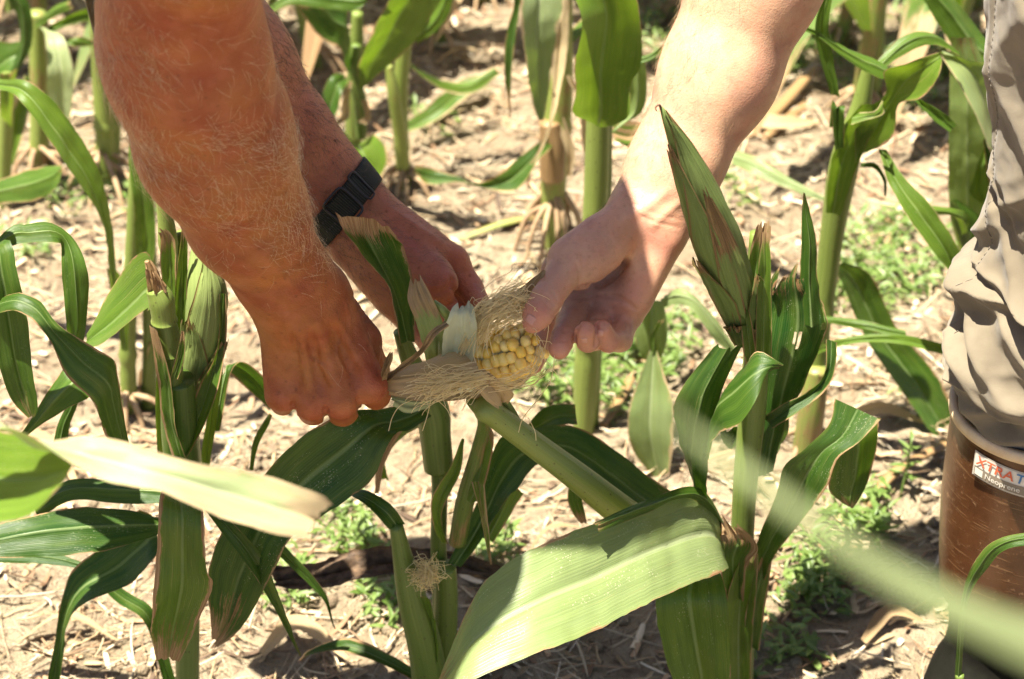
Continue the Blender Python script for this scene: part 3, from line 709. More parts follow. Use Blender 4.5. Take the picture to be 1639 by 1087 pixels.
leaf(PB, [(256, 872, 250, 845, 1.37), (246, 903, 226, 818, 1.365), (212, 936, 164, 876, 1.36), (147, 963, 116, 917, 1.355), (113, 994, 99, 975, 1.35), (96, 1090, 76, 1090, 1.35), (90, 1130, 72, 1130, 1.35)], .12, .14, fold=-.16, wave=.02)
leaf(PB, [(140, 915, 140, 900, 1.42), (185, 962, 198, 943, 1.415), (226, 990, 242, 972, 1.41), (244, 1030, 260, 1018, 1.41), (262, 1095, 282, 1090, 1.405)], .10, .03, fold=.12)
leaf(PB, [(145, 914, 138, 902, 1.42), (90, 905, 85, 884, 1.43), (0, 900, 0, 875, 1.44), (-60, 905, -60, 885, 1.44)], .12, fold=.12)
leaf(PB, [(258, 806, 258, 770, 1.36), (200, 806, 190, 765, 1.36), (120, 800, 110, 768, 1.36), (60, 830, 50, 800, 1.36)], .10, .05, fold=.15)
leaf(PB, [(318, 800, 340, 790, 1.345), (335, 826, 362, 824, 1.29), (386, 892, 412, 880, 1.28), (432, 962, 446, 950, 1.28), (479, 1051, 481, 1049, 1.28)], .22, .0, .05, fold=.2)
leaf(PB, [(405, 850, 425, 840, 1.38), (442, 887, 456, 874, 1.375), (489, 931, 498, 920, 1.375), (520, 967, 525, 960, 1.375), (535, 1008, 537, 1008, 1.375)], .22, .08, .1, fold=.2)
leaf(PB, [(398, 752, 404, 754, 1.42), (404, 710, 414, 712, 1.42), (418, 680, 428, 684, 1.42), (432, 660, 436, 664, 1.42)], .35, fold=.2)
leaf(PB, [(335, 690, 352, 690, 1.43), (355, 600, 378, 580, 1.47), (395, 620, 432, 610, 1.49), (430, 655, 440, 640, 1.50)], .25, .35, fold=.2)

# ---------------------------------------------------------------- plant beyond the left edge
PC = plant(-90, 1150, 1.33, "corn plant at the left edge, only its arching leaves in view")
stalk(PC, [(-60, 250, 1.35, 18), (-75, 600, 1.34, 22), (-90, 1170, 1.33, 22)], .4, .1)
leaf(PC, [(-70, 520, -60, 470, 1.34), (-30, 420, 10, 385, 1.32), (-25, 440, 30, 440, 1.31), (-15, 520, 44, 505, 1.305), (0, 590, 52, 583, 1.30), (20, 640, 62, 645, 1.30), (45, 668, 56, 666, 1.30)], .18, .05, .0, fold=.12)
leaf(PC, [(-70, 460, -60, 430, 1.34), (10, 366, 16, 394, 1.36), (40, 358, 52, 388, 1.365), (80, 354, 92, 388, 1.37), (118, 382, 98, 396, 1.37), (140, 432, 98, 430, 1.36), (141, 500, 106, 520, 1.355), (134, 545, 108, 540, 1.355), (120, 580, 112, 570, 1.36)], .22, .04, fold=.08)
leaf(PC, [(-60, 560, -50, 520, 1.33), (0, 500, 10, 470, 1.30), (44, 506, 60, 477, 1.29), (80, 545, 95, 520, 1.28), (106, 602, 160, 560, 1.27), (152, 645, 190, 585, 1.27), (174, 698, 200, 650, 1.275), (196, 730, 208, 720, 1.28)], .14, .16, fold=-.14, wave=.015)
leaf(PC, [(150, 630, 120, 580, 1.36), (138, 638, 102, 588, 1.35), (101, 658, 74, 628, 1.345), (58, 686, 40, 685, 1.34), (20, 720, 12, 712, 1.335)], .25, .04, fold=.14)
leaf(PC, [(84, 712, 108, 712, 1.40), (92, 680, 112, 680, 1.40), (104, 655, 122, 655, 1.40), (128, 615, 134, 618, 1.40)], .12, fold=.2)
# the pale near leaf that crosses the lower left corner
leaf(PC, [(-120, 700, -120, 640, .92), (0, 690, 0, 678, .905, .02), (60, 712, 65, 706, .90, .03), (116, 744, 130, 698, .89, .02), (171, 772, 196, 708, .885), (252, 788, 302, 736, .88), (332, 823, 402, 756, .88), (428, 853, 500, 784, .88), (493, 862, 531, 806, .885)], .75, .30, .06, white=.85, pale=1.0, fold=.10, ragged=.10, torn=.008, wave=.02, speck=0, label="pale sunlit near leaf with frayed tan edge crossing the lower left")  # white here is bleached tone plus painted sun glare
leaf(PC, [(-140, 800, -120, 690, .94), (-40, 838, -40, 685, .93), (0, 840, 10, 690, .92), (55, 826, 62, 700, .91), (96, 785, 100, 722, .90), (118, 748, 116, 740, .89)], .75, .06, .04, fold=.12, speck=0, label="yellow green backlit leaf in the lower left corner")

# ---------------------------------------------------------------- plant with the green ear on the right
PL = plant(1180, 1200, 1.38, "right corn plant bearing the upright green ear with brown tipped husks")
stalk(PL, [(1212, 372, 1.40, 12), (1210, 470, 1.395, 18), (1210, 560, 1.39, 20), (1204, 660, 1.39, 22), (1194, 760, 1.385, 20), (1188, 860, 1.385, 19), (1186, 960, 1.38, 24), (1178, 1210, 1.38, 22)], .5, .02, nodes=(.58,))
leaf(PL, [(1195, 590, 1222, 590, 1.37), (1186, 520, 1215, 520, 1.365), (1196, 430, 1226, 430, 1.37), (1204, 380, 1234, 378, 1.375), (1212, 350, 1236, 352, 1.378)], .3, .35, .22, name="sheath", fold=-.3, torn=.015, ragged=.06)
leaf(PL, [(1208, 585, 1236, 585, 1.362), (1210, 500, 1235, 500, 1.36), (1214, 420, 1234, 420, 1.362), (1218, 372, 1230, 372, 1.368)], .5, .12, .14, name="sheath", fold=-.3)
leaf(PL, [(1190, 570, 1212, 575, 1.355), (1186, 520, 1204, 520, 1.352), (1182, 470, 1194, 474, 1.355), (1184, 458, 1190, 460, 1.36)], .5, .35, .15, name="sheath", fold=-.3)
husk_ear(PL, [(1196, 545, 1.375, 16), (1184, 500, 1.37, 27), (1166, 440, 1.36, 36), (1142, 370, 1.345, 37), (1116, 300, 1.335, 28), (1090, 238, 1.33, 19), (1070, 195, 1.325, 10), (1058, 172, 1.325, 3)], 5, 8, .40,
         [(.0, .98, .06, .4, 3.4, .0005, 0, .46), (.0, .88, .12, -.9, 2.4, .002, .0, .46), (.0, .72, .40, .25, 1.30, .004, .05, .50), (.0, .46, .18, -1.0, 1.9, .005, .02, .40), (.0, .30, .10, 1.1, 1.8, .004, .02, .25), (.0, .16, .2, -.4, 1.9, .005, .15, .2)],
         label="upright green ear wrapped in overlapping husks with brown torn ends")
tube("silk_remnant", [W(1058, 174, 1.325), W(1055, 168, 1.322), W(1049, 172, 1.32), W(1051, 178, 1.318)], [.0012, .0008, .0006, .0004], M_DEAD, PL, 6, 10)
leaf(PL, [(1208, 765, 1238, 755, 1.40), (1214, 690, 1264, 668, 1.41), (1213, 640, 1288, 625, 1.415), (1220, 560, 1318, 548, 1.42), (1228, 500, 1326, 512, 1.425), (1233, 450, 1310, 445, 1.43), (1250, 420, 1308, 415, 1.435)], .10, .04, .0, speck=.5, fold=.12, torn=.05, rip=3, label="broad torn leaf behind the upright stalk")
leaf(PL, [(1272, 520, 1324, 520, 1.422), (1280, 440, 1309, 440, 1.43), (1282, 390, 1309, 391, 1.435), (1283, 340, 1297, 342, 1.44), (1286, 308, 1288, 310, 1.44)], .10, .12, .05, fold=.3, ragged=.12)
leaf(PL, [(1322, 542, 1340, 548, 1.42), (1318, 600, 1336, 592, 1.41), (1286, 630, 1318, 628, 1.405), (1250, 648, 1282, 656, 1.40), (1222, 668, 1238, 686, 1.40)], .14, .25, fold=.15)
leaf(PL, [(1118, 800, 1134, 795, 1.37), (1099, 752, 1128, 790, 1.35), (1083, 690, 1138, 704, 1.335), (1081, 650, 1158, 628, 1.33), (1112, 594, 1176, 585, 1.335), (1145, 550, 1190, 550, 1.34)], .12, .05, .05, fold=.15, torn=.012)
leaf(PL, [(1120, 745, 1136, 735, 1.345), (1139, 694, 1150, 625, 1.325), (1178, 676, 1188, 580, 1.315), (1207, 643, 1212, 560, 1.315), (1228, 598, 1240, 574, 1.32), (1248, 590, 1256, 584, 1.325)], .14, .07, .1, fold=-.16)
leaf(PL, [(1222, 935, 1196, 900, 1.37), (1236, 897, 1211, 867, 1.35), (1288, 828, 1240, 800, 1.34), (1323, 781, 1256, 745, 1.335), (1342, 733, 1292, 714, 1.335), (1372, 712, 1327, 680, 1.34), (1410, 672, 1336, 638, 1.35)], .08, .08, speck=.6, fold=.12, wave=.02)
leaf(PL, [(1410, 670, 1340, 660, 1.352), (1408, 690, 1338, 720, 1.37), (1400, 745, 1328, 780, 1.375), (1380, 795, 1340, 800, 1.37), (1366, 814, 1358, 812, 1.37)], .22, .22, .12, speck=1.0, fold=.1)
leaf(PL, [(1178, 680, 1190, 690, 1.41), (1163, 690, 1170, 720, 1.42), (1160, 650, 1150, 690, 1.43), (1175, 610, 1165, 640, 1.43)], .1, fold=.2)
leaf(PL, [(1212, 750, 1225, 740, 1.42), (1220, 735, 1262, 700, 1.43), (1235, 690, 1265, 680, 1.43), (1250, 640, 1262, 640, 1.43)], .08, fold=.2)
leaf(PL, [(1162, 960, 1190, 960, 1.36), (1150, 900, 1196, 900, 1.355), (1148, 860, 1215, 870, 1.355), (1146, 828, 1172, 826, 1.36)], .25, .5, .35, brown=.25, name="sheath", fold=-.25, torn=.03, ragged=.1)
leaf(PL, [(1190, 1040, 1215, 1040, 1.365), (1195, 960, 1226, 955, 1.36), (1215, 900, 1236, 895, 1.358), (1236, 860, 1244, 858, 1.36)], .2, .3, .2, name="sheath", fold=-.25)
leaf(PL, [(1165, 1100, 1200, 1100, 1.362), (1160, 1000, 1205, 1000, 1.36), (1168, 930, 1212, 930, 1.358), (1190, 880, 1215, 872, 1.36)], .55, .25, .12, name="sheath", fold=-.25, torn=.02)
leaf(PL, [(1165, 860, 1160, 905, 1.36), (1122, 786, 1152, 918, 1.33), (1040, 803, 1060, 956, 1.27), (950, 838, 952, 1012, 1.22), (862, 874, 866, 1046, 1.19), (795, 915, 792, 1078, 1.175), (758, 965, 735, 1102, 1.165), (700, 1100, 690, 1125, 1.155)], .62, .03, .0, white=.42, speck=1.0, fold=.05, wave=.006, freq=90, rib=.002, label="broad sunlit leaf sprinkled with pale pollen at the bottom centre")  # white paints the sun's sheen into the blade colour
leaf(PL, [(1160, 862, 1166, 850, 1.37), (1110, 800, 1122, 782, 1.34), (1035, 822, 1035, 800, 1.285), (960, 850, 950, 836, 1.24)], .3, .02, fold=.35)
leaf(PL, [(1120, 880, 1160, 880, 1.36), (1068, 926, 1152, 914, 1.33), (1046, 965, 1163, 955, 1.31), (1054, 1012, 1167, 1010, 1.305), (1078, 1090, 1170, 1090, 1.30), (1110, 1150, 1165, 1150, 1.30)], .38, .05, speck=.9, fold=.22, label="hanging leaf half in shade at the bottom right of the sunlit leaf")

# ---------------------------------------------------------------- near plant on the right (blurred blade) and the thin blade by the boot
PN = plant(1200, 1150, .62, "near corn plant standing below the frame, its soft blade crossing the boot")
PN.location = (.34, .52, 0.0)
stalk(PN, [(2150, 1500, .50, 60), (2180, 2600, .50, 70), (2220, 5200, .52, 80)], .5, .0)
def free_leaf(par, pts, wid, side, tint, **kw):
    M = crom(np.array(pts, float), 60); S = norm(np.array(side, float)); s = np.linspace(0, 1, 60)
    w = np.interp(s, np.linspace(0, 1, len(wid)), wid)
    T = norm(np.gradient(M, axis=0)); Sd = norm(S - T * (T @ S)[:, None]); N = np.cross(T, Sd)
    V = M[:, None] + Sd[:, None] * (w[:, None] * (UCOL - .5)[None])[:, :, None] + N[:, None] * (.2 * w[:, None] * (np.abs(UCOL - .5))[None])[:, :, None]
    L = np.concatenate([[0], np.cumsum(np.linalg.norm(np.diff(M, axis=0), axis=1))])
    uv = np.stack(np.broadcast_arrays(UCOL[None, :], L[:, None]), -1).reshape(-1, 2); uv2 = np.stack(np.broadcast_arrays(s[:, None] + 0 * UCOL[None], w[:, None]), -1).reshape(-1, 2)
    p = dict(tint=tint, dry=0, tipdry=0, brown=0, pale=0, speck=0, white=0); p.update(kw)
    return mesh("leaf", V.reshape(-1, 3), grid_faces(60, len(UCOL)), M_LEAF, par, uv=uv, uv2=uv2, props=p)
free_leaf(PN, [C(2100, 1230, .43), C(1760, 1075, .41), C(1560, 990, .395), C(1400, 905, .385), C(1250, 800, .375), C(1120, 705, .37), C(1040, 640, .365)], [.020, .016, .0110, .0070, .0047, .0032, .001], (0.25, .55, .8), .8, white=.75)  # whitened so the blade's colour carries the sunlight
PP = plant(1545, 1250, 1.25, "small corn shoot whose thin blade curves in front of the brown boot")
stalk(PP, [(1536, 1080, 1.25, 7), (1540, 1160, 1.25, 8), (1545, 1290, 1.25, 9)], .4, 0)
leaf(PP, [(1527, 1100, 1538, 1100, 1.25), (1538, 960, 1549, 966, 1.245), (1563, 893, 1582, 908, 1.24), (1598, 862, 1610, 880, 1.235), (1660, 850, 1662, 872, 1.23), (1740, 862, 1740, 880, 1.23)], .25, fold=.2)
# ---------------------------------------------------------------- rows behind
YH = ground_Y(935, 690)
PH = plant(936, 690, None, "corn plant behind the pale hand with a backlit leaf and bright green stalk")
stalk(PH, [(960, 60, YH, 16), (957, 200, YH, 19), (953, 330, YH, 20), (945, 480, YH, 20), (938, 600, YH, 20), (934, 700, YH, 17)], .72, .08, nodes=(.72,))
stalk(PH, [(970, 195, YH + .01, 10), (967, 330, YH + .012, 11), (952, 560, YH + .01, 12), (946, 690, YH + .01, 12)], .5, .35, "sheath")
leaf(PH, [(958, 205, 962, 205, YH - .03), (936, 192, 980, 202, YH - .035), (915, 180, 1008, 182, YH - .04), (919, 141, 1007, 130, YH - .045, .03), (913, 88, 1021, 94, YH - .05, .05), (924, 26, 1024, 35, YH - .05, .05), (905, -40, 1012, -40, YH - .05)], .72, .05, fold=-.10, wave=.03, freq=40, speck=.1, label="broad backlit leaf glowing yellow green")
leaf(PH, [(962, 150, 964, 160, YH + .02), (1000, 100, 1004, 112, YH + .03), (1040, 85, 1044, 95, YH + .03), (1062, 70, 1062, 74, YH + .03)], .3, fold=.2)
leaf(PH, [(985, 230, 978, 195, YH + .06), (1010, 240, 1012, 195, YH + .07), (1030, 215, 1030, 200, YH + .08)], .6, .3, brown=.55, fold=.2)
YG = ground_Y(888, 395)
PG = plant(888, 395, None, "brown dried corn stalk with exposed brace roots in the middle distance")
stalk(PG, [(900, -60, YG, 15), (898, 60, YG, 19), (895, 150, YG, 22), (890, 230, YG, 22), (886, 290, YG, 21), (886, 400, YG, 14)], .95, .42, nodes=(.55,))
stalk(PG, [(880, 195, YG - .012, 17), (884, 240, YG - .012, 21), (884, 285, YG - .012, 20)], .6, .85, "sheath", label="brown scurfy sheath above the roots")
roots(PG, 886, 396, 12, 3, .008, .085, .05)
leaf(PG, [(835, -60, 905, -60, YG - .10), (831, 0, 902, 0, YG - .12, .03), (831, 59, 892, 40, YG - .13, .03), (843, 118, 885, 97, YG - .13, .02), (852, 165, 876, 159, YG - .13), (862, 192, 870, 192, YG - .13)], .45, .30, .0, white=.55, pale=1.0, speck=1.0, fold=.12, ragged=.06, label="pale bleached leaf hanging in front of the brown stalk")
leaf(PG, [(875, -30, 912, -30, YG - .06), (880, 60, 910, 60, YG - .06), (884, 120, 902, 120, YG - .07), (880, 190, 886, 192, YG - .09), (862, 240, 866, 244, YG - .10), (848, 262, 850, 264, YG - .10)], brown=1.0, pale=1.0, fold=.3, ragged=.15, name="dead_leaf")
leaf(PG, [(826, -30, 842, -20, YG - .09), (822, 9, 832, 18, YG - .09), (808, 74, 822, 88, YG - .10), (811, 132, 820, 141, YG - .10), (815, 188, 817, 188, YG - .10)], .15, .4, .3, fold=.2)
leaf(PG, [(880, 215, 884, 235, YG - .02), (857, 232, 862, 256, YG - .05), (800, 277, 832, 302, YG - .06), (760, 293, 779, 300, YG - .05), (735, 283, 735, 292, YG - .04), (694, 271, 686, 297, YG - .03), (663, 264, 666, 282, YG - .03)], .18, .25, fold=.2, wave=.03, label="curled leaf touching the soil left of the brown stalk")
leaf(PG, [(885, 180, 905, 190, YG - .015), (905, 240, 920, 240, YG - .02), (908, 280, 914, 285, YG - .02)], brown=.9, pale=.8, name="dead_leaf", fold=.3)
YF = ground_Y(650, 305)
PF = plant(650, 305, None, "slim yellowing corn stalk between the watch hand and the dry stalk")
stalk(PF, [(655, -40, YF, 12), (648, 60, YF, 12), (641, 150, YF, 12), (643, 240, YF, 12), (648, 310, YF, 10)], .8, .15, nodes=(.78,))
stalk(PF, [(622, 105, YF - .02, 6), (630, 150, YF - .02, 10), (640, 215, YF - .015, 11), (645, 265, YF - .01, 12)], 1.0, .35, "sheath")
roots(PF, 650, 308, 9, 5, .004, .04, .035)
leaf(PF, [(655, 60, 670, 70, YF), (690, 20, 712, 35, YF), (715, -30, 730, -20, YF)], .6, fold=.2)
leaf(PF, [(640, 215, 640, 200, YF + .1), (690, 200, 680, 175, YF + .12), (745, 160, 735, 130, YF + .14), (782, 132, 778, 118, YF + .15)], .4, .3, pale=.6, brown=.2, fold=.2, name="dead_leaf")
YE = ground_Y(570, 318)
PE = plant(570, 318, None, "leafy corn plant above the wristwatch with large dark leaves")
stalk(PE, [(572, 20, YE, 9), (570, 100, YE, 13), (568, 160, YE, 15), (566, 230, YE, 13), (570, 322, YE, 12)], .6, .1)
stalk(PE, [(570, 72, YE - .02, 8), (568, 120, YE - .02, 11), (576, 165, YE - .02, 11), (578, 220, YE - .02, 9)], .3, .3, "sheath")
leaf(PE, [(560, 120, 556, 100, YE - .03), (547, 80, 560, 20, YE - .05), (515, 60, 548, 5, YE - .06), (475, 10, 520, -30, YE - .07)], .10, .12, fold=.15)
leaf(PE, [(575, 145, 582, 140, YE - .03), (574, 105, 612, 112, YE - .05), (583, 72, 656, 66, YE - .07), (606, 18, 697, 6, YE - .09), (640, -40, 730, -50, YE - .10)], .55, .12, fold=-.25, label="upright pale green leaf folded along its rib")
leaf(PE, [(590, -40, 600, -60, YE - .10), (577, 12, 600, -12, YE - .12), (520, 14, 540, -15, YE - .12), (460, 8, 470, -18, YE - .12), (414, 40, 425, 18, YE - .12), (395, 60, 400, 52, YE - .12)], .25, .05, fold=.2)
leaf(PE, [(552, 118, 556, 130, YE - .03), (530, 122, 547, 150, YE - .05), (512, 165, 540, 180, YE - .06), (508, 192, 522, 195, YE - .06)], .2, .05, fold=.2)
leaf(PE, [(566, 230, 578, 232, YE - .03), (545, 224, 600, 226, YE - .05), (543, 250, 622, 250, YE - .07), (560, 275, 605, 280, YE - .07), (570, 290, 580, 292, YE - .06)], .62, .08, fold=.15, curl=.2)
leaf(PE, [(558, 130, 564, 130, YE - .03), (548, 160, 560, 160, YE - .035), (545, 185, 560, 188, YE - .04), (535, 198, 545, 200, YE - .05)], brown=.8, pale=.7, name="dead_leaf", fold=.3)
leaf(PE, [(578, 160, 588, 160, YE - .03), (584, 185, 594, 185, YE - .035), (572, 195, 590, 200, YE - .04)], brown=.8, pale=.5, name="dead_leaf", fold=.3)

YI = ground_Y(1288, 722)
PI = plant(1288, 722, None, "corn plant right of the green ear with a folded sunlit top leaf")
stalk(PI, [(1392, 100, YI, 10), (1378, 170, YI, 16), (1352, 260, YI, 24), (1334, 360, YI, 20), (1322, 450, YI, 18), (1308, 560, YI, 18), (1288, 728, YI, 18)], .62, .04, nodes=(.62,))
stalk(PI, [(1308, 590, YI - .014, 18), (1300, 650, YI - .014, 22), (1290, 720, YI - .012, 22)], .8, .5, "sheath", label="dry tan sheath at the foot of the stalk")
leaf(PI, [(1322, 340, 1345, 345, YI - .03), (1325, 270, 1372, 260, YI - .04), (1345, 205, 1400, 200, YI - .05), (1378, 165, 1412, 170, YI - .06)], .62, .05, name="sheath", fold=-.2)
leaf(PI, [(1366, 260, 1388, 240, YI - .04), (1375, 185, 1432, 215, YI - .05), (1418, 150, 1440, 165, YI - .06), (1420, 108, 1482, 150, YI - .07), (1460, 96, 1505, 118, YI - .08), (1502, 84, 1508, 96, YI - .08)], .66, .12, fold=-.25, wave=.03, label="folded bright top leaf with scorched edge")
leaf(PI, [(1368, 180, 1362, 200, YI - .06), (1400, 178, 1408, 186, YI - .07), (1414, 160, 1416, 180, YI - .07)], .7, .3, pale=.8, fold=.1)
leaf(PI, [(1425, 130, 1420, 105, YI - .05), (1395, 120, 1392, 90, YI - .05), (1355, 95, 1358, 78, YI - .05), (1315, 62, 1316, 52, YI - .05), (1283, 46, 1284, 38, YI - .05)], .35, fold=.2)
leaf(PI, [(1330, 150, 1345, 155, YI - .05), (1310, 90, 1330, 80, YI - .05), (1303, 40, 1325, 35, YI - .05), (1320, -10, 1335, -12, YI - .05)][::-1], .4, fold=.2)
leaf(PI, [(1328, 205, 1340, 200, YI - .05), (1330, 165, 1352, 175, YI - .055), (1335, 240, 1350, 235, YI - .055)], .25, .2, fold=.25)
leaf(PI, [(1460, 155, 1475, 158, YI - .05), (1490, 190, 1505, 178, YI - .05), (1518, 212, 1532, 200, YI - .05)], .4, fold=.2)
leaf(PI, [(1376, 270, 1380, 262, YI - .03), (1398, 270, 1400, 262, YI - .04), (1412, 290, 1418, 285, YI - .04), (1416, 312, 1419, 315, YI - .04)], .15, fold=.2)
leaf(PI, [(1405, 238, 1418, 240, YI - .05), (1420, 290, 1448, 285, YI - .07), (1450, 345, 1490, 330, YI - .09), (1490, 400, 1530, 390, YI - .10), (1536, 452, 1542, 448, YI - .10)], .50, .12, pale=.8, fold=.14)
leaf(PI, [(1335, 430, 1350, 418, YI + .04), (1352, 470, 1392, 440, YI + .05), (1388, 550, 1432, 520, YI + .05), (1447, 636, 1490, 590, YI + .04), (1500, 712, 1522, 655, YI + .03), (1525, 735, 1530, 700, YI + .03)], .22, .14, fold=.14, label="dark drooping leaf with reddish margin left of the trousers")
leaf(PI, [(1318, 505, 1318, 515, YI - .03), (1380, 512, 1385, 528, YI - .05), (1450, 528, 1450, 540, YI - .06)], .5, fold=.2)
leaf(PI, [(1300, 572, 1300, 558, YI - .03), (1340, 556, 1340, 544, YI - .06), (1400, 548, 1400, 534, YI - .07), (1470, 558, 1475, 542, YI - .07), (1545, 580, 1545, 566, YI - .07)], .68, fold=.2, speck=0)
roots(PI, 1288, 726, 8, 6, .008, .03, .03)

YJ = ground_Y(1555, 560)
PJ = plant(1555, 560, None, "pale leafy corn plant tight against the trouser leg")
stalk(PJ, [(1560, 120, YJ, 18), (1552, 300, YJ, 20), (1555, 560, YJ, 18)], .6, .05)
leaf(PJ, [(1548, 430, 1572, 425, YJ - .03), (1520, 345, 1580, 350, YJ - .05), (1518, 220, 1578, 230, YJ - .06), (1520, 120, 1578, 125, YJ - .06), (1522, 60, 1560, 60, YJ - .06)], .85, .03, white=.35, fold=.08, speck=0, name="sheath", label="wide pale green sheath beside the trousers")
leaf(PJ, [(1600, 260, 1612, 180, YJ - .09), (1575, 235, 1596, 130, YJ - .11), (1545, 160, 1590, 105, YJ - .12), (1512, 98, 1560, 98, YJ - .12), (1502, 84, 1510, 88, YJ - .12)][::-1], .75, .18, white=.5, pale=.9, fold=.1)
leaf(PJ, [(1588, 110, 1595, 80, YJ - .02), (1545, 95, 1575, 55, YJ - .02), (1505, 40, 1540, 10, YJ - .02), (1465, -20, 1500, -30, YJ - .02)], .45, .0, fold=.15)
leaf(PJ, [(1570, 240, 1580, 230, YJ - .10), (1558, 280, 1584, 275, YJ - .11), (1552, 305, 1582, 318, YJ - .11), (1570, 325, 1580, 322, YJ - .11)], .55, fold=.2)
leaf(PJ, [(1560, 430, 1572, 430, YJ - .07), (1535, 390, 1580, 400, YJ - .08), (1520, 330, 1575, 360, YJ - .08), (1522, 318, 1530, 322, YJ - .08)], .3, .03, fold=.2)
leaf(PJ, [(1592, 330, 1610, 320, YJ - .12), (1580, 270, 1600, 260, YJ - .12), (1574, 225, 1586, 215, YJ - .12)], .1, .4, brown=.3, fold=.25)
leaf(PJ, [(1545, 400, 1560, 400, YJ - .07), (1530, 350, 1550, 345, YJ - .09), (1490, 345, 1500, 330, YJ - .10), (1445, 345, 1452, 330, YJ - .11)], .6, fold=.2)

def YW(px, py): return ground_Y(px, py)
YD = YW(205, 655)
PD = plant(206, 655, None, "corn plant behind the left plant with a long arching bright leaf")
stalk(PD, [(225, 150, YD, 12), (215, 350, YD, 12), (205, 540, YD, 13), (207, 660, YD, 14)], .6, .12, nodes=(.8,))
stalk(PD, [(232, 250, YD + .01, 12), (238, 420, YD + .01, 13), (240, 540, YD + .01, 12), (238, 650, YD + .01, 13)], .4, .3, "sheath")
leaf(PD, [(225, 200, 236, 205, YD - .02), (205, 240, 230, 250, YD - .04), (214, 330, 246, 320, YD - .05), (218, 400, 248, 405, YD - .05), (226, 430, 236, 432, YD - .05)], .45, .06, fold=.1, name="sheath")
leaf(PD, [(-120, 150, -110, 110, YD - .05), (0, 144, 0, 126, YD - .08), (40, 172, 52, 134, YD - .10), (89, 245, 101, 184, YD - .11), (129, 300, 141, 243, YD - .11), (159, 355, 168, 312, YD - .11), (172, 420, 182, 400, YD - .10), (178, 466, 188, 460, YD - .09)], .58, .01, fold=.12, speck=.1, label="long arching bright green leaf in the upper left")
leaf(PD, [(195, 560, 205, 560, YD - .03), (180, 480, 205, 470, YD - .04), (170, 430, 185, 430, YD - .05)], .45, fold=.2)
leaf(PD, [(236, 560, 250, 540, YD), (220, 600, 248, 585, YD + .02), (222, 640, 236, 630, YD + .02)], brown=.7, name="dead_leaf", fold=.2)
roots(PD, 207, 660, 8, 8, .006, .03, .035)
YK = YW(168, 290)
PK = plant(168, 290, None, "stout pale corn stalk with roots left of the elbow")
stalk(PK, [(155, -40, YK, 14), (160, 80, YK, 15), (167, 180, YK, 17), (170, 260, YK, 17), (170, 296, YK, 15)], .75, .3, nodes=(.7,))
stalk(PK, [(180, 100, YK + .005, 11), (182, 200, YK + .005, 12), (178, 268, YK + .005, 12)], .5, .4, "sheath")
roots(PK, 170, 296, 10, 9, .008, .05, .05)
leaf(PK, [(150, 75, 158, 68, YK - .05), (120, 75, 128, 58, YK - .07), (105, 70, 112, 62, YK - .07)], .5, .3, fold=.2)
YK2 = YW(62, 262)
PK2 = plant(62, 262, None, "pale dry corn stump under the bleached leaf at the upper left")
stalk(PK2, [(60, 20, YK2, 14), (62, 120, YK2, 15), (64, 200, YK2, 16), (62, 268, YK2, 17)], .9, .4)
leaf(PK2, [(60, 40, 70, 45, YK2 - .03), (72, 60, 102, 62, YK2 - .08), (76, 110, 117, 105, YK2 - .10), (76, 150, 118, 150, YK2 - .10), (98, 195, 112, 198, YK2 - .10)], .78, .1, white=.8, pale=1.0, fold=.12, wave=.02, speck=.2, label="bleached hanging leaf at the upper left")
leaf(PK2, [(50, 60, 50, 45, YK2 - .03), (20, 70, 40, 95, YK2 - .06), (-10, 70, 20, 125, YK2 - .07), (-40, 110, -10, 140, YK2 - .07)], .35, .15, fold=.2)
leaf(PK2, [(60, 30, 55, 45, YK2 - .02), (85, 10, 92, 24, YK2 - .04), (110, 0, 116, 14, YK2 - .05)], .6, fold=.2)
leaf(PK2, [(-40, 300, -30, 330, 2.02), (0, 285, 10, 325, 2.0), (40, 272, 55, 320, 1.99), (80, 265, 90, 300, 1.98), (98, 264, 100, 274, 1.98)], .4, .15, fold=.15, wave=.05)
roots(PK2, 62, 266, 8, 12, .008, .03, .04)
YM = YW(12, 330)
PM = plant(8, 330, None, "yellowing corn stalk on the left edge of the upper field")
stalk(PM, [(14, 120, YM, 12), (8, 220, YM, 12), (4, 336, YM, 12)], .8, .2)
leaf(PM, [(12, 200, 18, 205, YM - .03), (0, 180, 22, 165, YM - .05), (0, 120, 28, 110, YM - .06)], .7, .2, fold=.2)

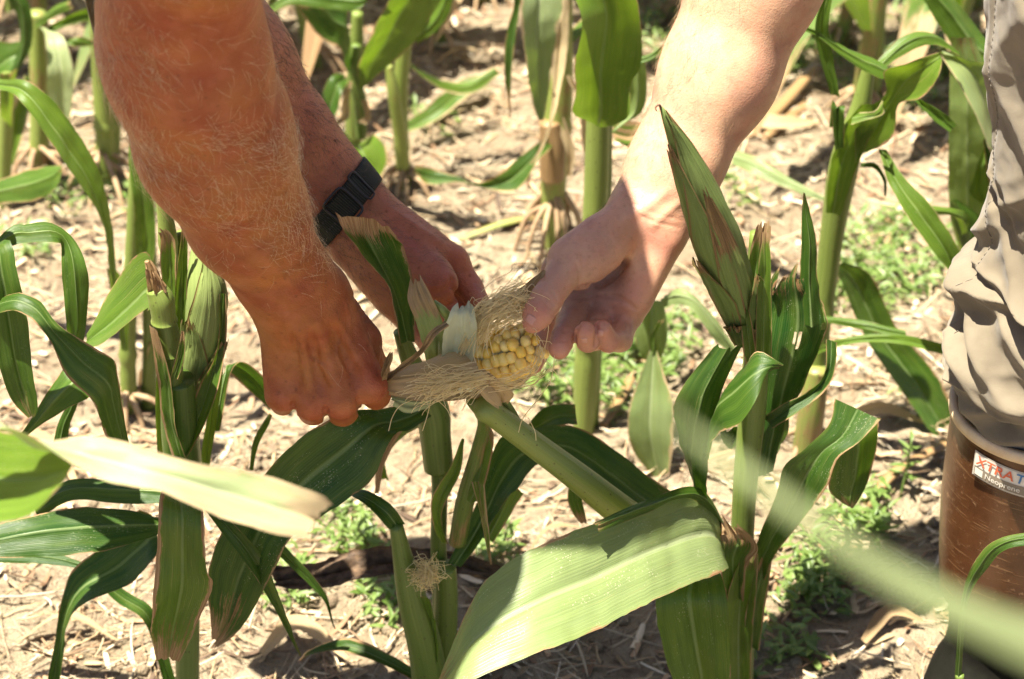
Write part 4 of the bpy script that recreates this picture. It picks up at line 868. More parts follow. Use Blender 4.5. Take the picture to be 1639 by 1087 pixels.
# loose standing stalks farther back: a row of simple individuals
def far_plant(px, py, seed, label, h=.55, lean=0.0, brown=.2, nleaf=6, tint=.6):
    r = np.random.default_rng(seed); b = G(px, py); b[2] = gz(b[0], b[1]) - .01
    e = empty("corn_plant", b, label, "corn plant", "corn plants in the field")
    top = b + np.array([lean * h, r.normal(0, .03), h])
    P = np.array([b, b * .5 + top * .5 + np.array([r.normal(0, .01), 0, 0]), top])
    V, F, uv = tube_geo(P, np.array([.012, .011, .006]), 12, 30)
    mesh("stalk", V, F, M_STALK, e, uv=uv, props=dict(tint=tint, brown=brown))
    for k in range(nleaf):
        t = .25 + .7 * k / nleaf; p = b * (1 - t) + top * t; a = (0 if k % 2 else math.pi) + r.normal(0, .6)
        d = np.array([math.cos(a), math.sin(a), 0]); L = r.uniform(.22, .42)
        pts = [p, p + d * L * .3 + np.array([0, 0, L * .32]), p + d * L * .7 + np.array([0, 0, L * .30]), p + d * L * .98 + np.array([0, 0, -L * .08])]
        free_leaf(e, pts, [.014, .05, .055, .038, .003], np.array([-d[1], d[0], r.normal(0, .25)]), r.uniform(.35, .85), dry=r.uniform(0, .35), tipdry=r.uniform(0, .4), white=r.uniform(0, .35), brown=.8 if (r.random() < .3) else 0, pale=r.uniform(0, 1))
    s = r.integers(0, 999); 
    for i in range(7):
        a = 6.283 * i / 7 + r.uniform(-.2, .2); d = np.array([math.cos(a), math.sin(a), 0])
        tube("brace_root", [b + d * .009 + np.array([0, 0, .045]), b + d * .03 + np.array([0, 0, .03]), b + d * .05 + np.array([0, 0, -.005])], [.003, .003, .002], M_ROOT, e, 6, 6)
for i, (px, py, h, lean, br, nl, lab) in enumerate([
        (770, 5, .42, .05, .5, 6, "half withered corn plant at the top edge left of the hanging bleached leaf"),
        (612, -35, .45, -.05, .2, 6, "leafy corn plant above the top edge over the slim stalk"),
        (1345, 70, .45, .08, .5, 5, "withered corn plant at the top right beside the twin dry stalks"),
        (70, 105, .40, .1, .5, 5, "withered corn plant behind the bleached leaf at the upper left"),
        (440, 95, .40, .0, .1, 4, "pale green stalk seen just right of the near forearm's top"),
        (505, 110, .42, .05, .15, 4, "rooted corn stalk behind the dark leaves left of the tall stalk"),
        (700, 75, .45, .02, .3, 4, "corn plant at the top edge left of the bleached hanging leaf"),
        (1372, 185, .5, .03, .5, 3, "dry stalk cluster at the top right behind the folded leaf"),
        (1395, 175, .5, -.05, .35, 3, "second dry stalk at the top right, close beside its twin"),
        (1505, 120, .42, .05, .35, 4, "corn plant at the top right left of the trousers"),
        (1100, 20, .4, .0, .3, 4, "corn plant at the top edge behind the pale forearm"),
        (240, 60, .4, -.05, .2, 4, "corn plant hidden mostly behind the near upper arm"),
        (110, -10, .45, .0, .2, 5, "corn plant at the top left corner behind the bleached leaf"),
        (20, 20, .42, .0, .2, 5, "dark corn plant in the extreme top left corner"),
        (830, -60, .4, .0, .3, 4, "corn plant above the top edge over the bleached leaf"),
        (1290, -40, .45, .0, .2, 5, "leafy corn plant at the top edge right of the pale forearm"),
        (1440, -30, .45, .0, .3, 5, "corn plant at the top edge above the folded leaf"),
        (1560, 10, .45, .0, .3, 5, "corn plant at the top right corner beside the trousers")]):
    far_plant(px, py, 50 + i, lab, h, lean, br, nl)

# extra hanging and dry blades on the rear plants
leaf(PK, [(150, 40, 160, 60, YK - .05), (190, 20, 205, 45, YK - .06), (230, 10, 240, 40, YK - .07), (262, 40, 265, 52, YK - .07)], .55, .2, fold=.2)
leaf(PK, [(185, 90, 195, 85, YK - .03), (200, 130, 216, 120, YK - .05), (205, 190, 222, 185, YK - .06), (212, 240, 216, 240, YK - .06)], .65, .2, white=.3, fold=.2)
leaf(PK2, [(70, 60, 80, 40, YK2), (110, 40, 130, 15, YK2 + .03), (150, 35, 165, 15, YK2 + .05), (185, 60, 190, 50, YK2 + .06)], .35, .1, fold=.2)
leaf(PK2, [(40, 120, 50, 130, YK2 - .05), (20, 180, 45, 190, YK2 - .07), (8, 240, 30, 245, YK2 - .08), (10, 270, 16, 272, YK2 - .08)], .6, .4, brown=.35, pale=.8, fold=.25)
leaf(PM, [(14, 130, 24, 125, YM), (30, 60, 50, 70, YM), (20, 10, 45, 5, YM), (-10, -20, 5, -30, YM)], .2, .05, fold=.2)
leaf(PF, [(655, 100, 662, 110, YF + .02), (690, 120, 705, 140, YF + .05), (740, 130, 755, 150, YF + .06), (790, 108, 800, 118, YF + .07)], .5, .35, pale=.7, fold=.2)
leaf(PF, [(640, 60, 650, 70, YF), (600, 70, 612, 88, YF + .02), (575, 110, 590, 118, YF + .03)], .4, .1, fold=.2)
leaf(PG, [(905, 60, 915, 70, YG), (930, 30, 948, 45, YG + .03), (960, 10, 978, 22, YG + .05), (1000, 15, 1005, 25, YG + .06)], .4, .2, fold=.2)
leaf(PG, [(905, 120, 915, 125, YG - .02), (925, 160, 940, 160, YG - .02), (930, 215, 945, 210, YG - .02), (936, 262, 940, 262, YG - .02)], .7, .4, brown=.7, pale=.9, fold=.3, name="dead_leaf")
leaf(PH, [(975, 215, 985, 205, YH + .05), (1000, 180, 1030, 175, YH + .06), (1005, 120, 1035, 110, YH + .06), (1010, 85, 1025, 80, YH + .06)], .75, .1, white=.3, fold=.15)
leaf(PI, [(1385, 120, 1395, 125, YI + .02), (1440, 60, 1460, 80, YI + .04), (1490, 50, 1500, 70, YI + .05), (1530, 80, 1535, 90, YI + .05)], .4, .1, fold=.2)
leaf(PI, [(1180, 240, 1170, 262, 2.15), (1215, 252, 1205, 278, 2.12), (1265, 285, 1258, 302, 2.10), (1320, 315, 1318, 322, 2.08)], .5, .1, white=.4, fold=.15)
leaf(PH, [(1062, 470, 1055, 490, YH - .02), (1095, 462, 1100, 490, YH - .04), (1140, 500, 1135, 530, YH - .05), (1180, 560, 1172, 570, YH - .05)], .6, .03, white=.4, fold=.2)
leaf(PH, [(1025, 480, 1062, 482, YH - .03), (1015, 540, 1070, 535, YH - .04), (1030, 575, 1058, 572, YH - .04)], .6, .05, white=.35, fold=.15)
leaf(PH, [(1040, 560, 1052, 562, YH - .05), (1010, 640, 1075, 640, YH - .07), (1005, 700, 1078, 700, YH - .08), (1030, 745, 1072, 755, YH - .08), (1055, 775, 1068, 778, YH - .08)], .5, .35, white=.35, pale=.6, fold=.12, label="mottled pale leaf hanging below the pale hand")
leaf(PH, [(1042, 565, 1050, 566, YH - .05), (1040, 545, 1052, 535, YH - .05), (1055, 515, 1066, 508, YH - .05)], .45, .1, fold=.3)
for i, (pts, wd, br, lab) in enumerate([
        ([(690, 205), (740, 175), (790, 150)], .030, .5, "faded leaf lying flat behind the slim stalk"),
        ([(1185, 205), (1240, 215), (1310, 205)], .022, 1.0, "curled brown leaf on the soil right of the pale forearm"),
        ([(1380, 190), (1430, 215), (1500, 205)], .026, 1.0, "tan dead leaf in shade under the folded top leaf"),
        ([(420, 215), (470, 190), (520, 205)], .022, 1.0, "dry leaf on the soil beside the near forearm's upper edge"),
        ([(700, 120), (740, 105), (800, 110)], .020, 1.0, "reddish dry leaf heap piece at the top centre"),
        ([(40, 690), (90, 740), (130, 790)], .018, 1.0, "dry leaf under the pale near blade at the left"),
        ([(840, 905), (880, 870), (930, 860)], .016, 1.0, "small dry leaf on the soil above the sunlit blade"),
        ([(1330, 720), (1400, 690), (1480, 700)], .016, 1.0, "thin dry leaf on the soil left of the boot top"),
        ([(560, 560), (620, 600), (660, 590)], .014, 1.0, "dry strip on the soil behind the torn leaf"),
        ([(1380, 1040), (1420, 1005), (1475, 1010)], .014, 1.0, "dry strip on bare soil left of the boot foot"),
        ([(30, 1040), (110, 1010), (190, 1040)], .016, 1.0, "dry leaf strip on the soil at the lower left"),
        ([(420, 1060), (480, 1030), (560, 1070)], .016, 1.0, "dry leaf strip on the soil below the large dark leaf")]):
    P = np.array([on_ground(a, b, .012) for a, b in pts]); P[1, 2] += .012
    o = free_leaf(None, P, [wd * .5, wd, wd * .8, wd * .2], (0.1, .8, .5 if i % 2 else -.3), .6, brown=br, pale=.7 if i % 3 else .3, dry=.4)
    o.name = "fallen_leaf"; tag(o, lab, "fallen leaf", "dry leaves on the ground")
# ================================================================== PEOPLE (bodies grown from a signed distance field)
def smin(a, b, k):
    h = np.clip(.5 + .5 * (b - a) / k, 0, 1)
    return b * (1 - h) + a * h - k * h * (1 - h)
class Cap:
    """tapered capsule, optionally flattened along an axis"""
    def __init__(s, a, b, ra, rb, flat=None, k=1.0):
        s.a = np.asarray(a, float); s.b = np.asarray(b, float); s.ra = ra; s.rb = rb; s.n = None if flat is None else norm(flat); s.k = k
    def __call__(s, P):
        q = P - s.a; ab = s.b - s.a
        if s.n is not None:
            q = q + np.outer((q @ s.n) * (s.k - 1), s.n); ab = ab + (ab @ s.n) * (s.k - 1) * s.n
        t = np.clip(q @ ab / max(ab @ ab, 1e-12), 0, 1)
        d = np.linalg.norm(q - t[:, None] * ab, axis=1) - (s.ra + (s.rb - s.ra) * t)
        return d / (s.k ** .5 if s.n is not None else 1.0)
def ball(c, r, flat=None, k=1.0): return Cap(c, np.asarray(c) + 1e-5, r, r, flat, k)
def union(shapes, P, k):
    d = shapes[0](P)
    for f in shapes[1:]:
        d = smin(d, f(P), k)
    return d
def chain(pts, rads, flat=None, k=1.0):
    return [Cap(pts[i], pts[i + 1], rads[i], rads[i + 1], flat, k) for i in range(len(pts) - 1)]
class Body:
    def __init__(s): s.arm = []; s.palm = []; s.prox = []; s.dist = []; s.thumb = []; s.extra = []; s.marks = []; s.kp = .012; s.ka = .022; s.kt = .006; s.kf = .007
    def raw(s, P):
        d = union(s.palm, P, s.kp) if s.palm else np.full(len(P), 9.)
        if s.arm: d = smin(d, union(s.arm, P, s.ka), .02)
        if s.prox: d = smin(d, union(s.prox, P, .0018), s.kf)
        if s.dist: d = smin(d, union(s.dist, P, .0015), .003)
        if s.thumb: d = smin(d, union(s.thumb, P, .004), s.kt)
        for f, k in s.extra: d = smin(d, f(P), k)
        return d
    def __call__(s, P):
        d = s.raw(P)
        for kind, pl, amp, w in s.marks:
            near = np.full(len(P), 9.)
            lo = pl.min(0) - 4 * w; hi = pl.max(0) + 4 * w
            m = np.all((P > lo) & (P < hi), axis=1)
            if not m.any(): continue
            Q = P[m]; dd = np.full(len(Q), 9.); tt = np.zeros(len(Q))
            n = len(pl) - 1
            for i in range(max(n, 1)):
                a = pl[i]; b = pl[min(i + 1, len(pl) - 1)]; ab = b - a; q = Q - a
                t = np.clip(q @ ab / max(ab @ ab, 1e-12), 0, 1); x = np.linalg.norm(q - t[:, None] * ab, axis=1)
                u = (i + t) / max(n, 1); better = x < dd; tt = np.where(better, u, tt); dd = np.minimum(dd, x)
            fade = np.clip(4 * tt * (1 - tt) * 1.6, 0, 1) if n > 0 else 1.0
            d[m] += amp * fade * np.exp(-(dd / w) ** 2)
        return d
    def trace(s, px, py, d0=1.05, d1=2.0):
        px = np.atleast_1d(np.asarray(px, float)); py = np.atleast_1d(np.asarray(py, float))
        R = norm(np.array([ray(a, b) for a, b in zip(px, py)])); t = np.full(len(px), d0)
        for _ in range(90):
            t = np.minimum(t + s.raw(EYE + R * t[:, None]) * .8, d1 * 1.3)
        return EYE + R * t[:, None]
    def crease(s, pts, amp=.0011, w=.0013, n=10):
        p = crom(np.array(pts, float), n)
        s.marks.append(("c", s.trace(p[:, 0], p[:, 1]), amp, w))
    def bump(s, px, py, amp, w):
        s.marks.append(("b", s.trace(px, py), -amp, w))
    def ridge(s, pts, amp, w, n=10):
        p = crom(np.array(pts, float), n); s.marks.append(("r", s.trace(p[:, 0], p[:, 1]), -amp, w))
def polygonise(f, lo, hi, h, B=14, fine=False):
    """naive surface nets on a sparse block grid"""
    lo = np.asarray(lo, float); nb = np.ceil((np.asarray(hi) - lo) / (h * B)).astype(int); n = nb * B + 1
    ix = np.stack(np.meshgrid(*[np.arange(k) for k in nb], indexing='ij'), -1).reshape(-1, 3)
    ctr = lo + (ix + .5) * B * h
    dc = f(ctr); act = np.abs(dc) < B * h * .87 * 1.35 + .006
    S = np.ones(n, np.float32)
    for b, s in zip(ix[~act], dc[~act]):
        if s < 0: S[b[0] * B:b[0] * B + B + 1, b[1] * B:b[1] * B + B + 1, b[2] * B:b[2] * B + B + 1] = -1
    loc = np.stack(np.meshgrid(*[np.arange(B + 1)] * 3, indexing='ij'), -1).reshape(-1, 3)
    ba = ix[act]
    for c in range(0, len(ba), 60):
        bb = ba[c:c + 60]; g = (bb[:, None] * B + loc[None]).reshape(-1, 3)
        val = f(lo + g * h).reshape(len(bb), B + 1, B + 1, B + 1)
        for b, v in zip(bb, val): S[b[0] * B:b[0] * B + B + 1, b[1] * B:b[1] * B + B + 1, b[2] * B:b[2] * B + B + 1] = v
    ins = S < 0
    cnt = np.zeros(n - 1, np.int8)
    for a in (0, 1):
        for b in (0, 1):
            for c in (0, 1): cnt += ins[a:n[0] - 1 + a, b:n[1] - 1 + b, c:n[2] - 1 + c]
    cell = np.argwhere((cnt > 0) & (cnt < 8))
    vid = np.full(n - 1, -1, np.int32); vid[tuple(cell.T)] = np.arange(len(cell))
    corners = np.array([[a, b, c] for a in (0, 1) for b in (0, 1) for c in (0, 1)])
    cv = np.stack([S[cell[:, 0] + a, cell[:, 1] + b, cell[:, 2] + c] for a, b, c in corners], 1)
    acc = np.zeros((len(cell), 3)); num = np.zeros(len(cell))
    for i in range(8):
        for j in range(i + 1, 8):
            if np.abs(corners[i] - corners[j]).sum() != 1: continue
            m = (cv[:, i] < 0) != (cv[:, j] < 0)
            t = cv[m, i] / (cv[m, i] - cv[m, j])
            acc[m] += corners[i] + t[:, None] * (corners[j] - corners[i]); num[m] += 1
    V = lo + (cell + acc / num[:, None]) * h
    F = []
    for ax in range(3):
        u, v = (ax + 1) % 3, (ax + 2) % 3
        sl0 = [slice(1, n[k] - 1) for k in range(3)]; sl0[ax] = slice(0, n[ax] - 1); sl1 = list(sl0); sl1[ax] = slice(1, n[ax])
        a = ins[tuple(sl0)]; b = ins[tuple(sl1)]
        e = np.argwhere(a != b); off = np.array([1, 1, 1]); off[ax] = 0; e = e + off
        flip = a[tuple((e - off).T)]
        du = np.zeros(3, int); du[u] = 1; dv = np.zeros(3, int); dv[v] = 1
        q = np.stack([vid[tuple((e - du - dv).T)], vid[tuple((e - dv).T)], vid[tuple(e.T)], vid[tuple((e - du).T)]], 1)
        q[~flip] = q[~flip][:, ::-1]
        F.append(q)
    F = np.vstack(F); F = F[(F >= 0).all(1)]
    if fine:       # one split of every face so that creases and knuckle lines hold
        E = np.sort(np.vstack([F[:, [0, 1]], F[:, [1, 2]], F[:, [2, 3]], F[:, [3, 0]]]), axis=1)
        key = E[:, 0].astype(np.int64) * len(V) + E[:, 1]; uq, inv = np.unique(key, return_inverse=True)
        n0 = len(V); em = .5 * (V[(uq // n0).astype(int)] + V[(uq % n0).astype(int)]); fc = V[F].mean(1); nf = len(F)
        e_ = inv.reshape(4, nf) + n0; c_ = np.arange(nf) + n0 + len(uq)
        V = np.vstack([V, em, fc])
        F = np.vstack([np.stack([F[:, k], e_[k], c_, e_[(k + 3) % 4]], 1) for k in range(4)])
        h = h * .6
    for _ in range(2):
        d = f(V); e = h * .4
        g = np.stack([f(V + np.eye(3)[k] * e) - d for k in range(3)], 1) / e
        V = V - g * np.clip(d, -h, h)[:, None] / np.maximum((g * g).sum(1), .25)[:, None]
    return V, F
def normals_of(f, V, e=.0012):
    g = np.stack([f(V + np.eye(3)[k] * e) - f(V - np.eye(3)[k] * e) for k in range(3)], 1)
    return norm(g)
def skin_material(name, rough=.5, fine=1.0):
    s = NT(name)
    nd = s.n("Attribute", attribute_type='GEOMETRY', attribute_name="tone")
    p = s.geo()
    n1 = s.noise(p, 90.0, 4); n2 = s.noise(p, 900.0, 2); n3 = s.noise(p, 190.0, 5, .65)
    vo = s.n("TexVoronoi"); vo.inputs["Scale"].default_value = 620.0; s.l(p, vo.inputs["Vector"])
    c = s.mix(s.math('MULTIPLY', s.ss(n1, .4, .75), .28), nd.outputs["Color"], (.50, .18, .10), 'MIX')
    c = s.mix(s.math('MULTIPLY', s.ss(n3, .55, .8), .35), c, (.20, .07, .03))
    fr = s.n('TexVoronoi'); fr.inputs['Scale'].default_value = 150.0; s.l(p, fr.inputs['Vector'])
    fs = s.n('SeparateColor'); s.l(fr.outputs['Color'], fs.inputs[0])
    c = s.mix(s.math('MULTIPLY', s.math('MULTIPLY', s.math('SUBTRACT', 1.0, s.ss(fr.outputs['Distance'], .08, .30)), s.math('GREATER_THAN', fs.outputs[0], .72)), .45 * fine), c, (.16, .05, .02))
    s.set(Base_Color=c, Roughness=rough, Specular_IOR_Level=.25)
    s.b.inputs["Subsurface Weight"].default_value = .12
    s.b.inputs["Subsurface Radius"].default_value = (.9, .3, .15)
    s.b.inputs["Subsurface Scale"].default_value = .006
    s.bump(s.math('ADD', s.math('MULTIPLY', vo.outputs["Distance"], .9), s.math('ADD', n3, s.math('MULTIPLY', n2, .5))), .30 * fine, .0012)
    return s.m
M_SKIN1 = skin_material("tanned_skin", .48, 1.2); M_SKIN2 = skin_material("pale_skin", .46, .4)
def nail(body, par, quad, mat, name="fingernail", off=.0004):
    """quad: four pixel corners, traced onto the finger"""
    q = np.array(quad, float); n = 9; a = np.linspace(0, 1, n)
    u, v = np.meshgrid(a, a); uu = u + .0 * v
    r = .5 * np.sqrt(np.maximum(0, 1 - (2 * v - 1) ** 4))          # rounded outline
    uu = .5 + (u - .5) * (.55 + .9 * r * .5)
    px = (1 - uu)[..., None] * (1 - v)[..., None] * q[0] + uu[..., None] * (1 - v)[..., None] * q[1] + uu[..., None] * v[..., None] * q[2] + (1 - uu)[..., None] * v[..., None] * q[3]
    P = body.trace(px[..., 0].ravel(), px[..., 1].ravel()); N = normals_of(body.raw, P)
    o = mesh(name, P + N * off, grid_faces(n, n), mat, par)
    md = o.modifiers.new("thick", 'SOLIDIFY'); md.thickness = .0005; md.offset = 1
    return o
M_NAIL = plain("fingernail", (.52, .28, .21), .42, (.48, .24, .18), 80, 0, .4)
def hair(V, F, N, count, lenr, axis, mat, par, seed, region, radius=.00008, curl=.35, lift=.45, name="arm_hair"):
    r = np.random.default_rng(seed)
    w = np.clip(region(V), 0, 1); w = w / w.sum()
    id_ = r.choice(len(V), count, p=w)
    p0 = V[id_] + r.normal(0, .0009, (count, 3)); n = N[id_]
    ax = axis(p0) if callable(axis) else np.broadcast_to(norm(axis), p0.shape)
    t = norm(ax - n * (ax * n).sum(1, keepdims=True)); b = np.cross(n, t)
    ang = r.normal(0, .5, count) + .5 * np.sin(p0[:, 0] * 90 + p0[:, 2] * 70)
    dr = norm(t * np.cos(ang)[:, None] + b * np.sin(ang)[:, None]); sd = np.cross(n, dr)
    L = r.uniform(*lenr, count) * r.uniform(.6, 1, count); m = 6; s = np.linspace(0, 1, m)
    k = r.normal(0, curl, count)
    lf = np.abs(r.normal(lift, .2, count))
    P = p0[:, None] + L[:, None, None] * (dr[:, None] * s[None, :, None] + n[:, None] * (lf[:, None] * (s - .55 * s ** 2)[None])[:, :, None] + sd[:, None] * (k[:, None] * (s ** 2)[None])[:, :, None])
    rad = np.array([1, 1, .95, .85, .65, .25]) * radius
    Vh, Fh = strands_geo(P, rad, 3)
    return tag(mesh(name, Vh, Fh, mat, par), None, None, None, "stuff")
def hair_material(name, c1, c2):
    s = NT(name); rp = s.noise(s.geo(), 300.0, 2)
    s.set(Base_Color=s.mix(s.ss(rp, .35, .65), c1, c2), Roughness=.35, Specular_IOR_Level=.6)
    return s.m
M_HAIR_L = hair_material("blond_grey_hair", (.80, .66, .44), (.55, .36, .17)); M_HAIR_D = hair_material("dark_hair", (.07, .045, .03), (.16, .10, .06)); M_HAIR_P = hair_material("light_brown_hair", (.34, .22, .11), (.20, .12, .06))
def blobs(V, spots):
    """pigment: weights of soft spots (point, radius)"""
    w = np.zeros(len(V))
    for p, r_ in spots: w = np.maximum(w, np.exp(-((V - p) ** 2).sum(1) / r_ ** 2))
    return w[:, None]

# ---------------------------------------------------------------- first person: near fist (right arm) and far hand (left arm, with watch)
P1 = empty("person", (-.95, 1.10, 0.0), "person leaning in from the left, tanned hairy arms, olive sleeve, peeling the husk", "person")
A = Body()
VIEW = -FW
elbow, wrist = C(285, 95, 1.40), C(478, 478, 1.575)
sh = np.array([-.33, 1.08, 1.06])
A.arm = [Cap(sh, C(295, -170, 1.27), .058, .051), Cap(C(295, -170, 1.27), C(286, 20, 1.365), .050, .0475), Cap(C(286, 20, 1.365), C(302, 105, 1.395), .0475, .0500),
         Cap(C(300, 105, 1.395), C(343, 235, 1.455), .0515, .0500), Cap(C(343, 235, 1.455), C(396, 348, 1.51), .0490, .0400), Cap(C(396, 348, 1.51), C(452, 440, 1.558), .0395, .0310), Cap(C(452, 440, 1.558), wrist, .0308, .0312)]
A.arm += [Cap(C(228, 62, 1.40), C(240, 98, 1.405), .025, .021)]                        # olecranon
A.arm += [Cap(C(378, 170, 1.45), C(412, 310, 1.515), .030, .022)]                       # forearm extensor belly
def FA(*q): return C(*q)
mcA = [FA(451, 632, 1.612), FA(498, 645, 1.606), FA(545, 641, 1.603), FA(592, 618, 1.610)]
bsA = [FA(448, 495, 1.588), FA(463, 485, 1.580), FA(490, 475, 1.580), FA(520, 466, 1.588)]
A.palm = [Cap(b, m, .0165, .0130) for b, m in zip(bsA, mcA)] + [Cap(FA(470, 500, 1.600), FA(520, 620, 1.635), .020, .016), Cap(FA(530, 480, 1.602), FA(580, 545, 1.628), .0150, .0145)]
piA = [FA(453, 644, 1.650), FA(501, 656, 1.652), FA(548, 656, 1.652), FA(602, 632, 1.650)]
diA = [FA(470, 640, 1.665), FA(515, 648, 1.668), FA(556, 646, 1.668), FA(600, 625, 1.665)]
tpA = [FA(480, 620, 1.655), FA(520, 628, 1.656), FA(560, 625, 1.655), FA(596, 606, 1.655)]
rr = [.0096, .0115, .0124, .0110]
A.prox = [Cap(m, p, r_ * 1.05, r_) for m, p, r_ in zip(mcA, piA, rr)]
A.dist = [Cap(p, d, r_, r_ * .9) for p, d, r_ in zip(piA, diA, rr)] + [Cap(d, t, r_ * .9, r_ * .8) for d, t, r_ in zip(diA, tpA, rr)]
A.thumb = [Cap(FA(578, 546, 1.630), FA(598, 590, 1.650), .0132, .0118), Cap(FA(598, 590, 1.650), FA(606, 618, 1.640), .0115, .0090)]
A.kf = .0045
for (a, b) in ((545, 646), (497, 650), (598, 618), (449, 640)): A.bump(a, b - 4, .0032, .0095)
for ln in ([(500, 500), (525, 570), (545, 636)], [(478, 508), (490, 580), (497, 640)], [(525, 492), (565, 560), (595, 608)]): A.ridge(ln, .0032, .0040)
for ln in ([(488, 525), (508, 585), (520, 636)], [(470, 530), (474, 590), (473, 630)], [(530, 510), (556, 575), (572, 622)]): A.crease(ln, .0030, .0052)
A.ridge([(455, 500), (470, 560), (520, 590), (530, 620)], .0015, .0022); A.ridge([(548, 470), (560, 520), (540, 570), (570, 610)], .0015, .0022)
A.ridge([(420, 380), (450, 440), (500, 480)], .0012, .003)
for ln in ([(470, 674), (471, 658), (470, 640)], [(521, 686), (522, 668), (521, 648)], [(577, 676), (575, 655), (573, 634)]): A.crease(ln, .0040, .0020)
for k in range(6): A.crease([(165 + 6 * k, 96 - 11 * k), (195 + 5 * k, 88 - 9 * k), (235 + 2 * k, 92 - 9 * k)], .0009, .0016)
A.crease([(430, 500), (460, 498), (500, 486)], .0006, .002); A.crease([(560, 470), (575, 482), (586, 500)], .0008, .002)

for (a, b) in ((545, 646), (497, 652), (598, 622)):
    for k in (-1, 0, 1): A.crease([(a - 12, b + 5 * k), (a, b + 5 * k - 2), (a + 12, b + 5 * k)], .0007, .0013, 6)
A.ridge([(505, 520), (520, 548), (512, 580), (528, 612)], .0012, .0022); A.ridge([(470, 520), (482, 560), (476, 600)], .0010, .0020); A.ridge([(360, 260), (390, 320), (400, 380), (440, 430)], .0011, .0030)
for k in range(5): A.crease([(560 + 5 * k, 478 + 9 * k), (572 + 5 * k, 476 + 9 * k), (586 + 3 * k, 484 + 9 * k)], .0006, .0014, 6)
Bd = Body()
wB = C(547, 325, 1.752)
Bd.arm = [Cap(np.array([-.26, 1.42, 1.05]), C(270, -60, 1.66), .052, .050), Cap(C(270, -60, 1.66), C(372, 105, 1.695), .049, .0465), Cap(C(372, 105, 1.695), C(452, 218, 1.725), .0465, .0390), Cap(C(452, 218, 1.725), C(515, 290, 1.743), .0385, .0325), Cap(C(515, 290, 1.743), wB, .0325, .0310)]
def FB(*q): return C(*q)
mcB = [FB(722, 420, 1.748), FB(706, 448, 1.778), FB(682, 478, 1.79), FB(652, 500, 1.79)]
bsB = [FB(572, 318, 1.745), FB(562, 340, 1.758), FB(556, 358, 1.762), FB(548, 372, 1.760)]
Bd.palm = [Cap(b, m, .0175, .0142) for b, m in zip(bsB, mcB)] + [Cap(FB(585, 375, 1.735), FB(692, 442, 1.712), .0185, .0160), Cap(FB(560, 395, 1.745), FB(630, 470, 1.745), .0175, .0165), Cap(FB(600, 350, 1.742), FB(680, 405, 1.735), .019, .018), Cap(FB(600, 430, 1.742), FB(645, 500, 1.750), .0150, .0120)]
piB = [FB(752, 462, 1.742), FB(745, 500, 1.768), FB(722, 530, 1.775), FB(690, 545, 1.77)]
tpB = [FB(775, 500, 1.712), FB(770, 545, 1.735), FB(745, 565, 1.735), FB(712, 572, 1.735)]
Bd.prox = [Cap(m, p, .0128, .0112) for m, p in zip(mcB, piB)]
Bd.dist = [Cap(p, t, .0108, .0085) for p, t in zip(piB, tpB)]
Bd.thumb = [Cap(FB(690, 440, 1.712), FB(703, 455, 1.705), .0160, .0150), Cap(FB(703, 455, 1.705), FB(708, 486, 1.722), .0135, .0118), Cap(FB(708, 486, 1.722), FB(722, 505, 1.712), .0115, .0085)]
Bd.crease([(722, 440), (726, 462), (738, 482)], .0032, .0030); Bd.crease([(690, 470), (712, 466), (726, 450)], .0028, .0026)
Bd.crease([(655, 360), (668, 390), (690, 420)], .0012, .004); Bd.ridge([(600, 320), (660, 360), (725, 402)], .0018, .005)
Bd.bump(735, 408, .0022, .009); Bd.bump(708, 448, .0015, .008)
for k in range(4): Bd.crease([(560 + 9 * k, 425 + 12 * k), (575 + 9 * k, 425 + 11 * k), (596 + 8 * k, 432 + 10 * k)], .0008, .0018)
Bd.crease([(596, 290), (590, 320), (575, 345)], .0006, .002); Bd.crease([(738, 440), (750, 434), (760, 436)], .0006, .0014)

def tone1(V, spots, base, red, dark=None):
    n = fbm(V[:, 0] * 38 + V[:, 2] * 21, V[:, 1] * 38 - V[:, 2] * 33, 4)[:, None]
    n2 = fbm(V[:, 0] * 90 - V[:, 1] * 60, V[:, 2] * 90 + 11, 4)[:, None]
    c = np.array(base)[None] * (1 + .45 * n + .35 * n2) * np.array([[1, 1, 1]]) + np.array([[.03, .05, .01]]) * (2 * n) + 0 * V
    w = blobs(V, spots)
    c = c * (1 - .55 * w) + np.array(red)[None] * .55 * w
    f = (fbm(V[:, 0] * 260 + 7, V[:, 2] * 260 + V[:, 1] * 190, 2) > .17)[:, None]
    return np.where(f, c * .92, c)
VA, FcA = polygonise(A, [-.40, 1.00, .33], [.02, 1.50, 1.12], .0026, fine=True)
VB, FcB = polygonise(Bd, [-.46, 1.34, .30], [.06, 1.64, 1.08], .0028, fine=True)
spA = [(p, .018) for p in mcA] + [(C(240, 80, 1.36), .06)]
spB = [(p, .018) for p in mcB + piB] + [(C(705, 455, 1.69), .016)]
colA = tone1(VA, spA, (.305, .096, .030), (.38, .088, .042)); colB = tone1(VB, spB, (.40, .155, .076), (.44, .115, .065))
